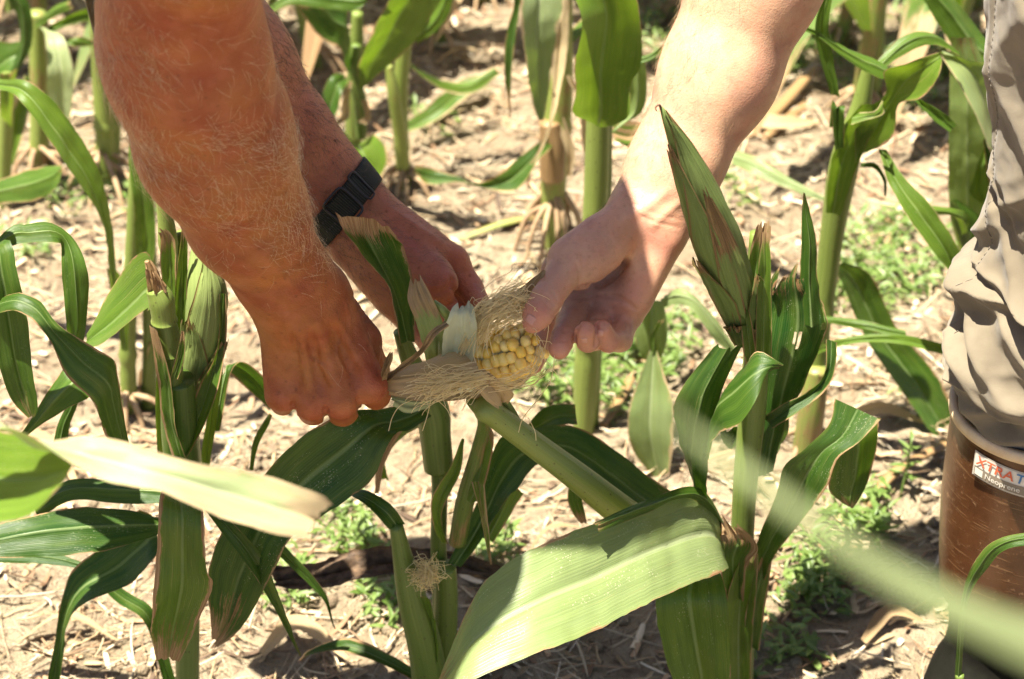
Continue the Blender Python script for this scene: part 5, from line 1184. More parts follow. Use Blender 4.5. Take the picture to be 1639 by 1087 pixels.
# unseen torso, neck and head under shirt and hat, posed to shade the hands
TB = Body(); TB.kp = .05
SR, SL = sh, np.array([-.26, 1.42, 1.05])
NECK = np.array([-.30, 1.27, 1.15]); HEAD = np.array([-.235, 1.305, 1.20]); HIP = np.array([-.95, 1.00, .98])
TB.palm = [Cap(NECK, HEAD, .056, .06), Cap(HEAD, HEAD + np.array([.06, .0, -.03]), .088, .062), Cap(HEAD + np.array([-.03, 0, .04]), HEAD + np.array([.03, 0, .03]), .088, .075), Cap(NECK, np.array([-.46, 1.12, 1.07]), .062, .075), Cap(np.array([-.46, 1.12, 1.07]), HIP + np.array([.2, 0, .02]), .075, .09), ball(HEAD + np.array([.135, -.01, -.045]), .016), ball(HEAD + np.array([.02, -.092, .0]), .022, (0, 1, 0), 2.2), ball(HEAD + np.array([.02, .092, .0]), .022, (0, 1, 0), 2.2)]
VT, FT = polygonise(TB, [-1.1, .86, .75], [.12, 1.55, 1.45], .011)
nA, nB = len(VA), len(VB)
body1 = mesh("body", np.vstack([VA, VB, VT]), np.vstack([FcA, FcB + nA, FT + nA + nB]), M_SKIN1, P1, col=np.vstack([colA, colB, np.tile([.47, .22, .12], (len(VT), 1))]))
NA_, NB_ = normals_of(A.raw, VA), normals_of(Bd.raw, VB)
axA = norm(wrist - elbow)
pxy = lambda V: (819.5 + FPX * (V[:, 0]) / ((V - EYE) @ FW), 543.5 - FPX * ((V - EYE) @ UP) / ((V - EYE) @ FW))
def regA(V):
    x, y = pxy(V); t = (y - 20) / 620
    along = np.clip(1.25 - 1.5 * np.clip((y - 150) / 420, 0, 1), 0.015, 1) * np.clip((y + 40) / 140, .05, 1)
    facing = np.clip((NA_ @ VIEW) + .55, .05, 1)
    patch = np.clip(.40 + 3.2 * fbm(V[:, 0] * 16, V[:, 2] * 16 + V[:, 1] * 9, 3), .06, 1.3)
    rside = 1 + 3.2 * np.clip((NA_ @ np.array([.8, .2, .5])), 0, 1)
    return along * facing * patch * rside * (y < 640)
hair(VA, FcA, NA_, 2500, (.008, .022), axA + np.array([.25, 0, .25]), M_HAIR_L, body1, 2, regA, .000075, .5, .22)
def regB(V):
    x, y = pxy(V)
    return np.clip(1.1 - np.clip((x - 480) / 260, 0, 1) * 1.05, .03, 1) * (x > 380) * np.clip((NB_ @ VIEW) + .5, .03, 1) * (x < 730)
hair(VB, FcB, NB_, 2300, (.007, .017), norm(wB - C(372, 105, 1.695)) + np.array([.3, 0, -.2]), M_HAIR_D, body1, 3, regB, .00010, .4, .35)
# olive shirt
def cloth_material(name, c1, c2, scale=1.0, weave=1400., bump=.25):
    s = NT(name); p = s.geo()
    n1 = s.noise(p, 14.0 * scale, 4); w = s.noise(p, weave, 2); n2 = s.noise(p, 60.0, 5, .6)
    c = s.mix(s.ss(n1, .3, .7), c1, c2)
    c = s.mix(s.math('MULTIPLY', s.ss(n2, .5, .8), .3), c, tuple(x * .6 for x in c2))
    s.set(Base_Color=c, Roughness=.9, Specular_IOR_Level=.15)
    s.b.inputs["Sheen Weight"].default_value = .15
    s.bump(s.math('ADD', w, s.math('MULTIPLY', n2, .8)), bump, .0012)
    return s.m
M_SHIRT = cloth_material("olive_cloth", (.13, .11, .055), (.10, .085, .04)); M_TROUSER = cloth_material("khaki_cloth", (.195, .164, .116), (.15, .124, .086))
SB = Body(); SB.kp = .04
slv = C(255, -215, 1.235)
SB.palm = [Cap(SR, SL, .085, .08), Cap(SR * .8 + SL * .2 + np.array([-.12, -.01, 0]), HIP + np.array([.05, 0, .02]), .095, .135), Cap(SR, slv, .078, .067), Cap(SL, C(300, -120, 1.60), .078, .062)]
VS, FS = polygonise(SB, [-1.2, .90, .68], [.02, 1.70, 1.32], .009)
VS = VS + normals_of(SB.raw, VS) * (.010 * fbm(VS[:, 0] * 22 + VS[:, 2] * 14, VS[:, 1] * 22, 3))[:, None]
mesh("shirt", VS, FS, M_SHIRT, P1)
# cuff flap of the sleeve that shows beside the elbow
leaf_st = [(128, -60, 232, -60, 1.0), (132, 0, 210, 0, 1.0), (146, 45, 182, 20, 1.0), (158, 58, 168, 40, 1.0)]
cuffP = []
for i in range(9):
    f = i / 8.
    for j in range(9):
        g = j / 8.
        x = (108 + 26 * f + 16 * f * f) * (1 - g) + (240 - 62 * f) * g; y = -150 + 206 * f - 14 * g * f
        cuffP.append(C(x, y, 1.30 + .125 * f + .018 * g + .006 * math.sin(7 * f + 3 * g)))
cf = mesh("sleeve_cuff", np.array(cuffP), grid_faces(9, 9), M_SHIRT, P1); cf.modifiers.new("t", 'SOLIDIFY').thickness = .002
# trousers and an added unseen hat, above and left of the frame
TR = Body(); TR.kp = .06
TR.palm = [Cap(HIP, HIP + np.array([.06, -.09, -.45]), .12, .075), Cap(HIP + np.array([.06, -.09, -.45]), np.array([-.93, .97, .06]), .072, .06), Cap(HIP, HIP + np.array([.02, .11, -.45]), .12, .075), Cap(HIP + np.array([.02, .11, -.45]), np.array([-1.0, 1.21, .06]), .072, .06)]
VR, FR = polygonise(TR, [-1.3, .78, -.02], [-.68, 1.45, 1.2], .012)
mesh("trousers", VR, FR, M_TROUSER, P1)
for yy, xx in ((.97, -.90), (1.21, -.97)):
    BS = Body(); BS.palm = [Cap([xx - .05, yy, .045], [xx + .13, yy, .035], .045, .038), Cap([xx - .03, yy, .05], [xx - .03, yy, .14], .042, .045)]; BS.kp = .03
    v_, f_ = polygonise(BS, [xx - .13, yy - .08, -.03], [xx + .22, yy + .08, .22], .008); v_[:, 2] = np.maximum(v_[:, 2], .0)
    mesh("shoe", v_, f_, plain("shoe_leather", (.10, .06, .035), .6), P1)
a_ = np.linspace(0, 2 * math.pi, 40, endpoint=False)
prof = [(.0, .135), (.05, .132), (.085, .11), (.098, .07), (.102, .035), (.14, .028), (.170, .020), (.172, .016), (.14, .022), (.10, .028)]
hatV = []
ha = norm(np.array([.35, 0, 1.0])); hx = norm(np.cross([0, 1, 0], ha)); hy = np.cross(ha, hx)
for r_, z_ in prof:
    for q in a_: hatV.append(HEAD + hx * math.cos(q) * r_ * 1.05 + hy * math.sin(q) * r_ + ha * (z_ + .006 * math.sin(2 * q) * (r_ / .18)))
mesh("unseen_hat", np.array(hatV), grid_faces(len(prof), 40, True), plain("unseen_hat", (.52, .40, .22), .8, (.42, .30, .16), 300, .4), P1)  # hat added out of view, brim sized so its shadow ends at the pale wrist

# ---------------------------------------------------------------- wristwatch on the far hand
ax_w = norm(C(585, 352, 1.752) - C(520, 297, 1.745)); c_w = C(548, 326, 1.75)
ux = norm(np.cross(ax_w, VIEW)); uy = np.cross(ux, ax_w)
def ring_many(s_off, ang, off):
    s_off, ang, off = np.broadcast_arrays(np.asarray(s_off, float), np.asarray(ang, float), np.asarray(off, float))
    c = c_w + s_off[:, None] * ax_w; d = np.cos(ang)[:, None] * ux + np.sin(ang)[:, None] * uy; t = np.full(len(c), .02)
    for _ in range(24): t = t - (Bd.raw(c + d * t[:, None]) - off) * .9
    return c + d * t[:, None]
def ring_pts(s_off, ang, off): return ring_many([s_off], [ang], [off])[0]
def strap_mat():
    s = NT("black_webbing"); u, v = s.uv()
    st = s.math('POWER', s.math('ABSOLUTE', s.math('SINE', s.math('MULTIPLY', u, 420.0))), 2.0)
    nz = s.noise(s.geo(), 500.0, 2)
    c = s.mix(s.math('MULTIPLY', st, s.math('ADD', .4, nz)), (.006, .007, .005), (.035, .040, .024))
    s.set(Base_Color=c, Roughness=.7, Specular_IOR_Level=.3); s.bump(st, .6, .0006); return s.m
M_STRAP = strap_mat(); M_BLACK = plain("black_plastic", (.012, .012, .012), .28, (.02, .02, .02), 200, 0, .5)
WT = empty("wrist_watch", c_w, "black webbing wristwatch strap with dark buckle on the far wrist", "watch")
nA2 = 72; ws = np.linspace(-.0115, .0115, 9)
SA, SB_, SC_, SU = [], [], [], []
for off in (.0022, .0006):
    for i, s_ in enumerate(ws):
        for q in range(nA2):
            SA.append(s_); SB_.append(2 * math.pi * q / nA2); SC_.append(off + (.0 if abs(s_) < .0105 else -.0005)); SU.append((q / nA2, s_))
SV = ring_many(SA, SB_, SC_); f1 = grid_faces(9, nA2, True); f2 = f1[:, ::-1] + 9 * nA2
q = np.arange(nA2); q2 = (q + 1) % nA2
e1 = np.stack([q2, q, q + 9 * nA2, q2 + 9 * nA2], 1); e2 = np.stack([8 * nA2 + q, 8 * nA2 + q2, 17 * nA2 + q2, 17 * nA2 + q], 1)
mesh("strap", SV, np.vstack([f1, f2, e1, e2]), M_STRAP, WT, uv=np.array(SU))
def on_strap(s_, ang, off): return ring_pts(s_, ang, off)
def ang_of(px, py):
    p = C(px, py, 1.72) - c_w; return math.atan2(p @ uy, p @ ux)
def strap_patch(name, s0, s1, a0, a1, off, th, mat, n=10):
    jj, ii = np.meshgrid(np.arange(n), np.arange(n))
    V = ring_many((s0 + (s1 - s0) * jj / (n - 1)).ravel(), (a0 + (a1 - a0) * ii / (n - 1)).ravel(), off)
    o = mesh(name, np.array(V), grid_faces(n, n), mat, WT, uv=np.array([(i / (n - 1) * (a1 - a0) / 6.28, 0) for i in range(n) for j in range(n)])); m_ = o.modifiers.new("t", 'SOLIDIFY'); m_.thickness = th; m_.offset = 0
    return o
aV = math.pi / 2          # towards the viewer
strap_patch("strap_tail", -.0108, .0108, aV - .75, aV + .55, .0042, .0012, M_STRAP)
def frame_loop(name, s0, s1, a0, a1, off, r_, mat):
    pts = []
    for t in np.linspace(0, 2 * math.pi, 40):
        cx, cy = math.cos(t), math.sin(t); k = 1 / max(abs(cx) ** 6 + abs(cy) ** 6, 1e-6) ** (1 / 6)
        pts.append(on_strap((s0 + s1) / 2 + (s1 - s0) / 2 * cx * k, (a0 + a1) / 2 + (a1 - a0) / 2 * cy * k, off))
    V, F, uv = tube_geo(np.array(pts), np.full(40, r_), 8, cap=False)
    return mesh(name, V, F, mat, WT)
frame_loop("buckle", -.0135, .0135, aV - .30, aV + .22, .0056, .0011, M_BLACK)
frame_loop("keeper_loop", -.0128, .0128, aV + .42, aV + .62, .0042, .0009, M_BLACK)
for k in range(4):
    for s_ in (-.0035, .0035):
        strap_patch("strap_hole", s_ - .0009, s_ + .0009, aV - .42 - .085 * k, aV - .39 - .085 * k, .0049, .0004, M_BLACK, 4)
cs = on_strap(0, -aV, .004); cn = norm(cs - c_w)
cx_ = norm(np.cross(cn, ax_w)); tt_ = np.linspace(0, 2 * math.pi, 32, endpoint=False)
cv = [cs + cn * h_ + (cx_ * math.cos(t) + ax_w * math.sin(t)) * r_ for r_, h_ in ((.0, -.003), (.018, -.003), (.0185, .004), (.016, .006), (.0, .006)) for t in tt_]
mesh("watch_case", np.array(cv), grid_faces(5, 32, True), M_BLACK, WT)
# ---------------------------------------------------------------- second person: pale hand, trousers and boot
P2 = empty("person", (.42, 1.36, 0.0), "person at the right in khaki trousers and brown boots, pale forearm reaching to the ear", "person")
R = Body(); R.kp = .013
wR = C(1046, 326, 1.66)
R.arm = [Cap(np.array([.52, 1.66, 1.08]), C(1300, -235, 1.62), .060, .050), Cap(C(1300, -235, 1.62), C(1212, -40, 1.64), .050, .0490), Cap(C(1212, -40, 1.64), C(1150, 120, 1.655), .0490, .0425), Cap(C(1150, 120, 1.655), C(1082, 262, 1.662), .0420, .0335), Cap(C(1082, 262, 1.662), wR, .0330, .0298)]
def FR(*q): return C(*q)
mcR = [FR(895, 432, 1.690), FR(935, 472, 1.690), FR(970, 488, 1.688), FR(1004, 500, 1.682)]
bsR = [FR(1012, 350, 1.668), FR(1030, 352, 1.672), FR(1048, 356, 1.672), FR(1068, 362, 1.668)]
R.palm = [Cap(b, m, .0160, .0130) for b, m in zip(bsR, mcR)]
R.palm += [Cap(FR(1005, 352, 1.650), FR(915, 415, 1.632), .0170, .0180), Cap(FR(970, 390, 1.640), FR(930, 425, 1.634), .0190, .0180),      # thenar
           Cap(FR(1058, 385, 1.655), FR(1018, 470, 1.660), .0165, .0150), Cap(FR(965, 478, 1.672), FR(1005, 490, 1.668), .0120, .0120)]     # hypothenar, finger pads
piR = [FR(872, 492, 1.706), FR(914, 516, 1.652), FR(952, 538, 1.648), FR(992, 543, 1.652)]
diR = [FR(870, 543, 1.692), FR(902, 541, 1.628), FR(941, 544, 1.624), FR(973, 546, 1.634)]
tpR = [FR(852, 582, 1.664), FR(895, 558, 1.615), FR(936, 531, 1.612), FR(964, 527, 1.622)]
rp = [.0112, .0115, .0110, .0098]; rd = [.0098, .0094, .0090, .0082]
R.prox = [Cap(m, p, r_ * 1.08, r_) for m, p, r_ in zip(mcR, piR, rp)]
R.dist = [Cap(p, d, r_ * .97, r2 * 1.06) for p, d, r_, r2 in zip(piR, diR, rp, rd)] + [Cap(d, t, r2 * 1.05, r2 * .88) for d, t, r2 in zip(diR, tpR, rd)]
R.thumb = [Cap(FR(912, 420, 1.628), FR(874, 480, 1.606), .0150, .0117), Cap(FR(874, 480, 1.606), FR(861, 503, 1.600), .0117, .0110), Cap(FR(861, 503, 1.600), FR(853, 517, 1.598), .0110, .0080)]
R.kt = .006; R.kf = .007
R.crease([(1010, 402), (990, 432), (960, 455), (925, 460)], .0052, .0030, 14)          # thenar crease
R.crease([(1022, 498), (990, 478), (955, 472), (915, 480)], .0028, .0020, 12)
R.crease([(930, 400), (932, 425), (930, 455)], .0010, .0018); R.crease([(922, 418), (927, 440), (926, 460)], .0008, .0014)
R.crease([(880, 462), (888, 472), (893, 484)], .0009, .0012); R.crease([(872, 468), (880, 477), (886, 490)], .0009, .0012); R.crease([(866, 474), (872, 482), (880, 496)], .0009, .0012); R.crease([(884, 468), (876, 480), (868, 486)], .0007, .0010)
R.crease([(903, 534), (908, 530), (918, 530)], .0010, .0012); R.crease([(1004, 505), (1008, 520), (1006, 535)], .0008, .0014)
R.crease([(1000, 330), (1040, 352), (1092, 366)], .0005, .0014); R.crease([(1004, 322), (1045, 340), (1096, 354)], .0003, .0012); R.crease([(866, 440), (872, 448), (878, 452)], .0008, .0012); R.crease([(862, 455), (868, 462), (874, 466)], .0008, .0012)
R.ridge([(1075, 300), (1030, 335), (990, 352)], .0014, .0040); R.ridge([(1095, 318), (1062, 345), (1040, 370)], .0010, .0035)
R.bump(945, 415, .0015, .013); R.crease([(953, 556), (954, 538), (955, 518)], .0036, .0016); R.crease([(918, 556), (921, 536), (926, 514)], .0030, .0018)
R.crease([(893, 548), (899, 545), (906, 546)], .0008, .0011); R.crease([(940, 512), (965, 508), (990, 516)], .0016, .0018)
VR2, FR2 = polygonise(R, [-.02, 1.22, .34], [.62, 1.78, 1.14], .0026, fine=True)
spR = [(C(1062, 390, 1.635), .022), (C(1020, 470, 1.64), .02)] + [(p, .014) for p in tpR + diR] + [(C(985, 500, 1.65), .018), (C(860, 505, 1.59), .014)]
colR = tone1(VR2, spR, (.48, .275, .178), (.50, .18, .12))
T2 = Body(); T2.kp = .05
N2, H2, S2R, S2L = np.array([.47, 1.50, 1.28]), np.array([.40, 1.48, 1.36]), np.array([.52, 1.66, 1.08]), np.array([.58, 1.30, 1.16])
HIP2 = np.array([.72, 1.42, .93])
T2.palm = [Cap(N2, H2, .055, .06), Cap(H2, H2 + np.array([-.05, 0, -.03]), .088, .062), ball(H2 + np.array([-.13, 0, -.04]), .016), ball(H2 + np.array([0, -.092, 0]), .022, (0, 1, 0), 2.2), ball(H2 + np.array([0, .092, 0]), .022, (0, 1, 0), 2.2),
           Cap(N2, HIP2, .08, .10), Cap(S2L, np.array([.62, 1.18, .92]), .055, .045), Cap(np.array([.62, 1.18, .92]), np.array([.60, 1.14, .72]), .043, .03), Cap(np.array([.60, 1.14, .72]), np.array([.595, 1.13, .62]), .03, .026)]
VT2, FT2 = polygonise(T2, [.18, 1.02, .55], [.95, 1.75, 1.52], .011)
body2 = mesh("body", np.vstack([VR2, VT2]), np.vstack([FR2, FT2 + len(VR2)]), M_SKIN2, P2, col=np.vstack([colR, np.tile([.58, .34, .24], (len(VT2), 1))]))
NR_ = normals_of(R.raw, VR2)
def regR(V):
    x, y = pxy(V)
    left = np.clip((NR_ @ np.array([-.9, .1, .2])) * 1.2 + .12, .03, 1)
    return left * np.clip((395 - y) / 90, 0, 1) * (y > -30)
hair(VR2, FR2, NR_, 1500, (.005, .012), norm(wR - C(1212, -40, 1.64)) + np.array([-.35, 0, 0]), M_HAIR_P, body2, 6, regR, .00006, .3, .40)
nail(R, body2, [(839, 514), (847, 500), (861, 508), (850, 524)], M_NAIL)
nail(R, body2, [(928, 541), (942, 541), (941, 549), (930, 549)], M_NAIL)
nail(R, body2, [(955, 528), (967, 528), (967, 538), (957, 538)], M_NAIL)
# shirt, second sleeve (above and right of the frame)
S2 = Body(); S2.kp = .07
S2.palm = [Cap(S2R, S2L, .085, .085), Cap((S2R + S2L) / 2, HIP2, .145, .145, (0, 1, 0), .85), Cap(S2R, C(1300, -330, 1.61), .075, .066), Cap(S2L, np.array([.61, 1.20, .99]), .075, .064)]
v_, f_ = polygonise(S2, [.30, .98, .72], [.98, 1.85, 1.42], .010)
v_ = v_ + normals_of(S2.raw, v_) * (.010 * fbm(v_[:, 0] * 22 + v_[:, 2] * 14, v_[:, 1] * 22, 3))[:, None]
mesh("shirt", v_, f_, plain("blue_cloth", (.16, .20, .28), .9, (.12, .15, .22), 30, .2), P2)
# ---- trouser leg in view: swept tube with bunched folds
def leg_path(pts):
    P = []; Rr = []
    for px, py, Y, r_ in pts:
        p = W(px, py, Y); P.append(p + np.array([r_, 0, 0])); Rr.append(r_)
    return np.array(P), np.array(Rr)
LP, LR = leg_path([(1560, -420, 1.36, .094), (1578, -150, 1.355, .090), (1584, 0, 1.35, .087), (1588, 150, 1.35, .085), (1596, 270, 1.35, .081), (1580, 370, 1.35, .080), (1560, 440, 1.35, .082), (1530, 505, 1.35, .084), (1522, 560, 1.35, .080), (1526, 600, 1.35, .075), (1538, 640, 1.35, .065), (1546, 685, 1.35, .060), (1546, 740, 1.35, .056)])
nv, na = 330, 200
PRt = crom(np.hstack([LP, LR[:, None]]), nv); tt = np.linspace(0, 1, nv)
tz = norm(np.gradient(PRt[:, :3], axis=0))
bx = norm(np.cross(tz, np.array([0, 1.0, 0]))); by = np.cross(bx, tz)      # bx about -x.. by about y
if bx[0][0] > 0: bx = -bx
an = np.linspace(-math.pi, math.pi, na, endpoint=False)                    # 0 = picture-left, +pi/2 = towards camera
rF = np.random.default_rng(4)
disp = np.zeros((nv, na))
Sx = tt[:, None] * 1.0; Ax = an[None, :]
Larc = np.concatenate([[0], np.cumsum(np.linalg.norm(np.diff(PRt[:, :3], axis=0), axis=1))])
zz = Larc[:, None]; arc = Ax * .08
def pxrow(py): return float(np.interp(py, [543.5 - FPX * ((q - EYE) @ UP) / ((q - EYE) @ FW) for q in PRt[:, :3]], Larc))
folds = []
for py, a0, sl, ln, w, am in [(455, .9, .25, .09, .010, .009), (480, .2, -.15, .07, .009, .010), (500, 1.2, .10, .10, .009, .009), (520, .4, .30, .08, .010, .011), (545, 1.1, -.2, .09, .009, .010), (570, .5, .15, .08, .008, .009), (590, 1.3, .28, .09, .009, .009), (610, .3, -.1, .07, .007, .007), (628, .9, .2, .09, .007, .007), (645, 1.3, -.15, .08, .006, .006), (430, 1.4, -.35, .07, .010, .007),
                              (400, .6, .8, .07, .012, .006), (340, 1.0, 1.1, .09, .014, .007), (260, .7, -.8, .08, .012, .007), (230, 1.2, .7, .09, .014, .007), (150, .8, -1.2, .10, .016, .006), (60, 1.1, 1.3, .12, .018, .006), (-60, .9, -1.0, .12, .02, .006), (300, .15, .5, .05, .009, .006), (380, -.2, -.3, .05, .009, .006), (475, -.8, .2, .08, .01, .009), (530, -1.2, -.2, .09, .01, .01), (580, -.6, .1, .08, .009, .009), (560, 2.2, .1, .1, .01, .01), (500, 2.4, -.1, .1, .01, .01)]:
    z0 = pxrow(py); dz = zz - z0 - .012 * np.sin(arc * 40 + py); da = arc - a0 * .08
    c_, s_ = math.cos(math.atan(sl)), math.sin(math.atan(sl))
    al = da * c_ + dz * s_; pe = -da * s_ + dz * c_
    disp += .95 * am * np.exp(-(al / ln) ** 2) * (np.exp(-(np.abs(pe) / (.8 * w)) ** 1.25) - .6 * np.exp(-((pe - 1.5 * w) / w) ** 2))
disp += .010 * np.abs(fbm(zz * 16 + arc * 12, arc * 20 - zz * 6, 3)) + .004 * fbm(zz * 40 + arc * 22, arc * 50 - zz * 16, 3) + .0012 * fbm(zz * 90, arc * 70, 3)
seam = .0016 * np.exp(-((arc - .004 - .004 * np.sin(zz * 14)) / .0022) ** 2) - .0012 * np.exp(-((arc - .010 - .004 * np.sin(zz * 14)) / .0018) ** 2)
rad = PRt[:, 3][:, None] * (1 + 0 * Ax) + disp + seam
LV2 = PRt[:, None, :3] + rad[:, :, None] * (np.cos(an)[None, :, None] * bx[:, None] - np.sin(an)[None, :, None] * np.array([0, 1., 0])[None, None])
trou = mesh("trousers", LV2.reshape(-1, 3), grid_faces(nv, na, True), M_TROUSER, P2)
# stitching along the side seam
ST = NT("stitch").set(Base_Color=(.17, .145, .11), Roughness=.8)
for i in range(14, nv - 70, 3):
    k = int((.004 + .010 + .004 * math.sin(Larc[i] * 14)) / .08 / (2 * math.pi) * na) + na // 2
    p, p2 = LV2[i, k], LV2[min(nv - 1, i + 2), k]; n_ = norm(p - PRt[i, :3])
    tube("stitch", [p + n_ * .0004, (p + p2) / 2 + n_ * .0009, p2 + n_ * .0002], [.00035, .00035, .0003], ST, trou, 5)
# other leg and hips beyond the right edge
H3 = Body(); H3.kp = .06
H3.palm = [Cap(HIP2, PRt[0, :3], .12, .095), Cap(HIP2, np.array([.70, 1.55, .52]), .12, .085), Cap(np.array([.70, 1.55, .52]), np.array([.72, 1.56, .30]), .082, .07)]
v_, f_ = polygonise(H3, [.40, 1.15, .22], [.95, 1.72, 1.12], .010)
keep = v_[f_].mean(1)
mesh("trouser_seat", v_, f_, M_TROUSER, P2)
# ---- boots
def boot_mat():
    s = NT("brown_rubber"); p = s.geo()
    n1 = s.noise(p, 22.0, 5, .6); n2 = s.noise(p, 160.0, 4, .6)
    sp = s.n("SeparateXYZ"); s.l(p, sp.inputs[0])
    c = s.mix(s.ss(n1, .3, .7), (.088, .034, .012), (.055, .020, .007))
    scr = None
    for rot, sc in ((.6, 1.0), (-.9, 1.3), (1.9, .8)):
        mp = s.n("Mapping"); mp.inputs["Rotation"].default_value = (0, rot, .3); mp.inputs["Scale"].default_value = (26 * sc, 26 * sc, 420 * sc); s.l(p, mp.inputs[0])
        q = s.ss(s.noise(mp.outputs[0], 1.0, 2), .66, .71)
        scr = q if scr is None else s.math('MAXIMUM', scr, q)
    c = s.mix(s.math('MULTIPLY', scr, .22), c, (.42, .25, .12))
    c = s.mix(s.math('MULTIPLY', s.ss(n2, .60, .75), .5), c, (.36, .22, .12))
    s.set(Base_Color=c, Roughness=s.math('ADD', .20, s.math('MULTIPLY', n1, .25)), Specular_IOR_Level=.5)
    s.bump(s.math('ADD', n2, scr), .25, .001); return s.m
M_BOOT = boot_mat(); M_RIM = plain("cream_rubber", (.66, .52, .33), .55, (.55, .40, .24), 60, .1); M_SHOE = plain("olive_rubber", (.009, .0085, .006), .8, (.006, .006, .004), 60, .2, .1)
def boot(off, first):
    zs = np.array([.388, .35, .30, .25, .21]); 
    z_to = lambda py: W(1524, py, 1.35)[2]
    lx = np.array([W(1526, 648, 1.35)[0], W(1517, 720, 1.35)[0], W(1511, 800, 1.35)[0], W(1506, 880, 1.35)[0], W(1504, 940, 1.35)[0]])
    zl = np.array([z_to(652), z_to(720), z_to(800), z_to(880), z_to(940)])
    rr_ = np.array([.0745, .073, .070, .066, .064]); cx = lx + rr_
    n, m = 60, 80
    z = np.linspace(zl[0], zl[-1], n); r_ = np.interp(-z, -zl, rr_); c_ = np.interp(-z, -zl, cx)
    aa = np.linspace(0, 2 * math.pi, m, endpoint=False)
    wob = .0016 * np.sin(3 * aa[None, :] + z[:, None] * 20) + .003 * fbm(z[:, None] * 14 + 3, np.cos(aa)[None] * 2 + np.sin(aa)[None], 3)
    tip = .10 * (np.cos(aa)[None, :] + 1) * np.clip((z[:, None] - .30) / .09, 0, 1) * .0      # level rim
    V = np.stack([c_[:, None] + (r_[:, None] + wob) * np.cos(aa)[None], 1.35 + (r_[:, None] + wob) * np.sin(aa)[None] * .95, z[:, None] + 0 * aa[None]], -1)
    root_ = mesh("rubber_boot", (V + off).reshape(-1, 3), grid_faces(n, m, True), M_BOOT, P2)
    # rim band
    prof_ = [(.0000, .000), (.0022, .0006), (.0026, .004), (.0022, .0085), (.0002, .0095), (-.004, .0092), (-.0045, .004), (-.004, -.03)]
    RV = [[c_[0] + (r_[0] + q) * math.cos(a) + off[0], 1.35 + (r_[0] + q) * math.sin(a) * .95 + off[1], zl[0] + h - .006 + off[2]] for q, h in prof_ for a in aa]
    mesh("boot_rim", np.array(RV), grid_faces(len(prof_), m, True), M_RIM, root_)
    # shoe part: instep and toe point to picture left
    ft = Body(); ft.kp = .035; x0 = c_[-1]
    ft.palm = [Cap([x0, 1.35, .215], [x0 + .004, 1.35, .10], .062, .058), Cap([x0 + .015, 1.35, .06], [x0 - .05, 1.35, .062], .052, .050), Cap([x0 - .05, 1.35, .075], [x0 - .165, 1.35, .038], .050, .038), Cap([x0 + .03, 1.35, .035], [x0 - .16, 1.35, .03], .045, .042)]
    v, f = polygonise(ft, [x0 - .24, 1.26, -.04], [x0 + .12, 1.45, .30], .0045)
    piv = np.array([x0, 1.35]); an_ = math.radians(62); cr, sr = math.cos(an_), math.sin(an_)
    q_ = v[:, :2] - piv; wt = np.clip((.20 - v[:, 2]) / .10, 0, 1)[:, None]
    rot_ = np.stack([q_[:, 0] * cr - q_[:, 1] * sr, q_[:, 0] * sr + q_[:, 1] * cr], 1); v[:, :2] = piv + q_ * (1 - wt) + rot_ * wt
    v[:, 2] = np.where(v[:, 2] < .006, .006 + (v[:, 2] - .006) * .05, v[:, 2])
    m_ = v[:, 2] > .20; v[m_, 2] = .20 + (v[m_, 2] - .20) * .12
    mesh("boot_foot", v + off, f, M_SHOE, root_)
    so = np.array([(x0 + .035 + .05 * math.cos(a) if math.cos(a) > 0 else x0 - .02 + .185 * math.cos(a), 1.35 + .050 * math.sin(a)) for a in aa])
    so = so - piv; so = np.stack([so[:, 0] * cr - so[:, 1] * sr, so[:, 0] * sr + so[:, 1] * cr], 1) + piv
    SVv = [[q[0] + off[0], q[1] + off[1], h] for h in (-.004, .014, .017) for q in so]
    mesh("boot_sole", np.array(SVv), grid_faces(3, m, True), M_SHOE, root_)
    if first:
        # sewn label on the shaft with its printing
        def on_shaft(x, y, o_):          # x along the girth (m), y up (m), from the label's lower left corner
            zc = W(1590, 790, 1.285)[2] + y - x * .06
            r0 = float(np.interp(-zc, -z[::1], r_)); cc = float(np.interp(-zc, -z, c_))
            a = math.pi + .60 + x / r0
            return [cc + (r0 + o_) * math.cos(a), 1.35 + (r0 + o_) * math.sin(a) * .95, zc]
        LW, LH = .056, .024
        def patch(x0_, x1_, y0_, y1_, o_, nx=24, ny=6): return [on_shaft(x0_ + (x1_ - x0_) * i / (nx - 1), y0_ + (y1_ - y0_) * j / (ny - 1), o_) for j in range(ny) for i in range(nx)], grid_faces(ny, nx)
        mats = [NT("label_white").set(Base_Color=(.62, .58, .50), Roughness=.6), NT("label_red").set(Base_Color=(.60, .12, .05), Roughness=.6), NT("label_blue").set(Base_Color=(.05, .16, .34), Roughness=.6), NT("label_taupe").set(Base_Color=(.22, .18, .13), Roughness=.6), NT("label_border").set(Base_Color=(.40, .36, .30), Roughness=.6)]
        VV, FF, MM = [], [], []
        def add(v, f, mi):
            k = len(VV); VV.extend([tuple(x) for x in v]); FF.extend([tuple(int(i) + k for i in q) for q in f]); MM.extend([mi] * len(f))
        add(*patch(0, LW, 0, LH, .0016), 4); add(*patch(.0012, LW - .0012, .0012, LH - .0012, .0019), 0); add(*patch(.0018, LW - .0018, .0018, .0105, .0022), 3); add(*patch(.0030, .0105, .0030, .0095, .0025, 8, 4), 0)
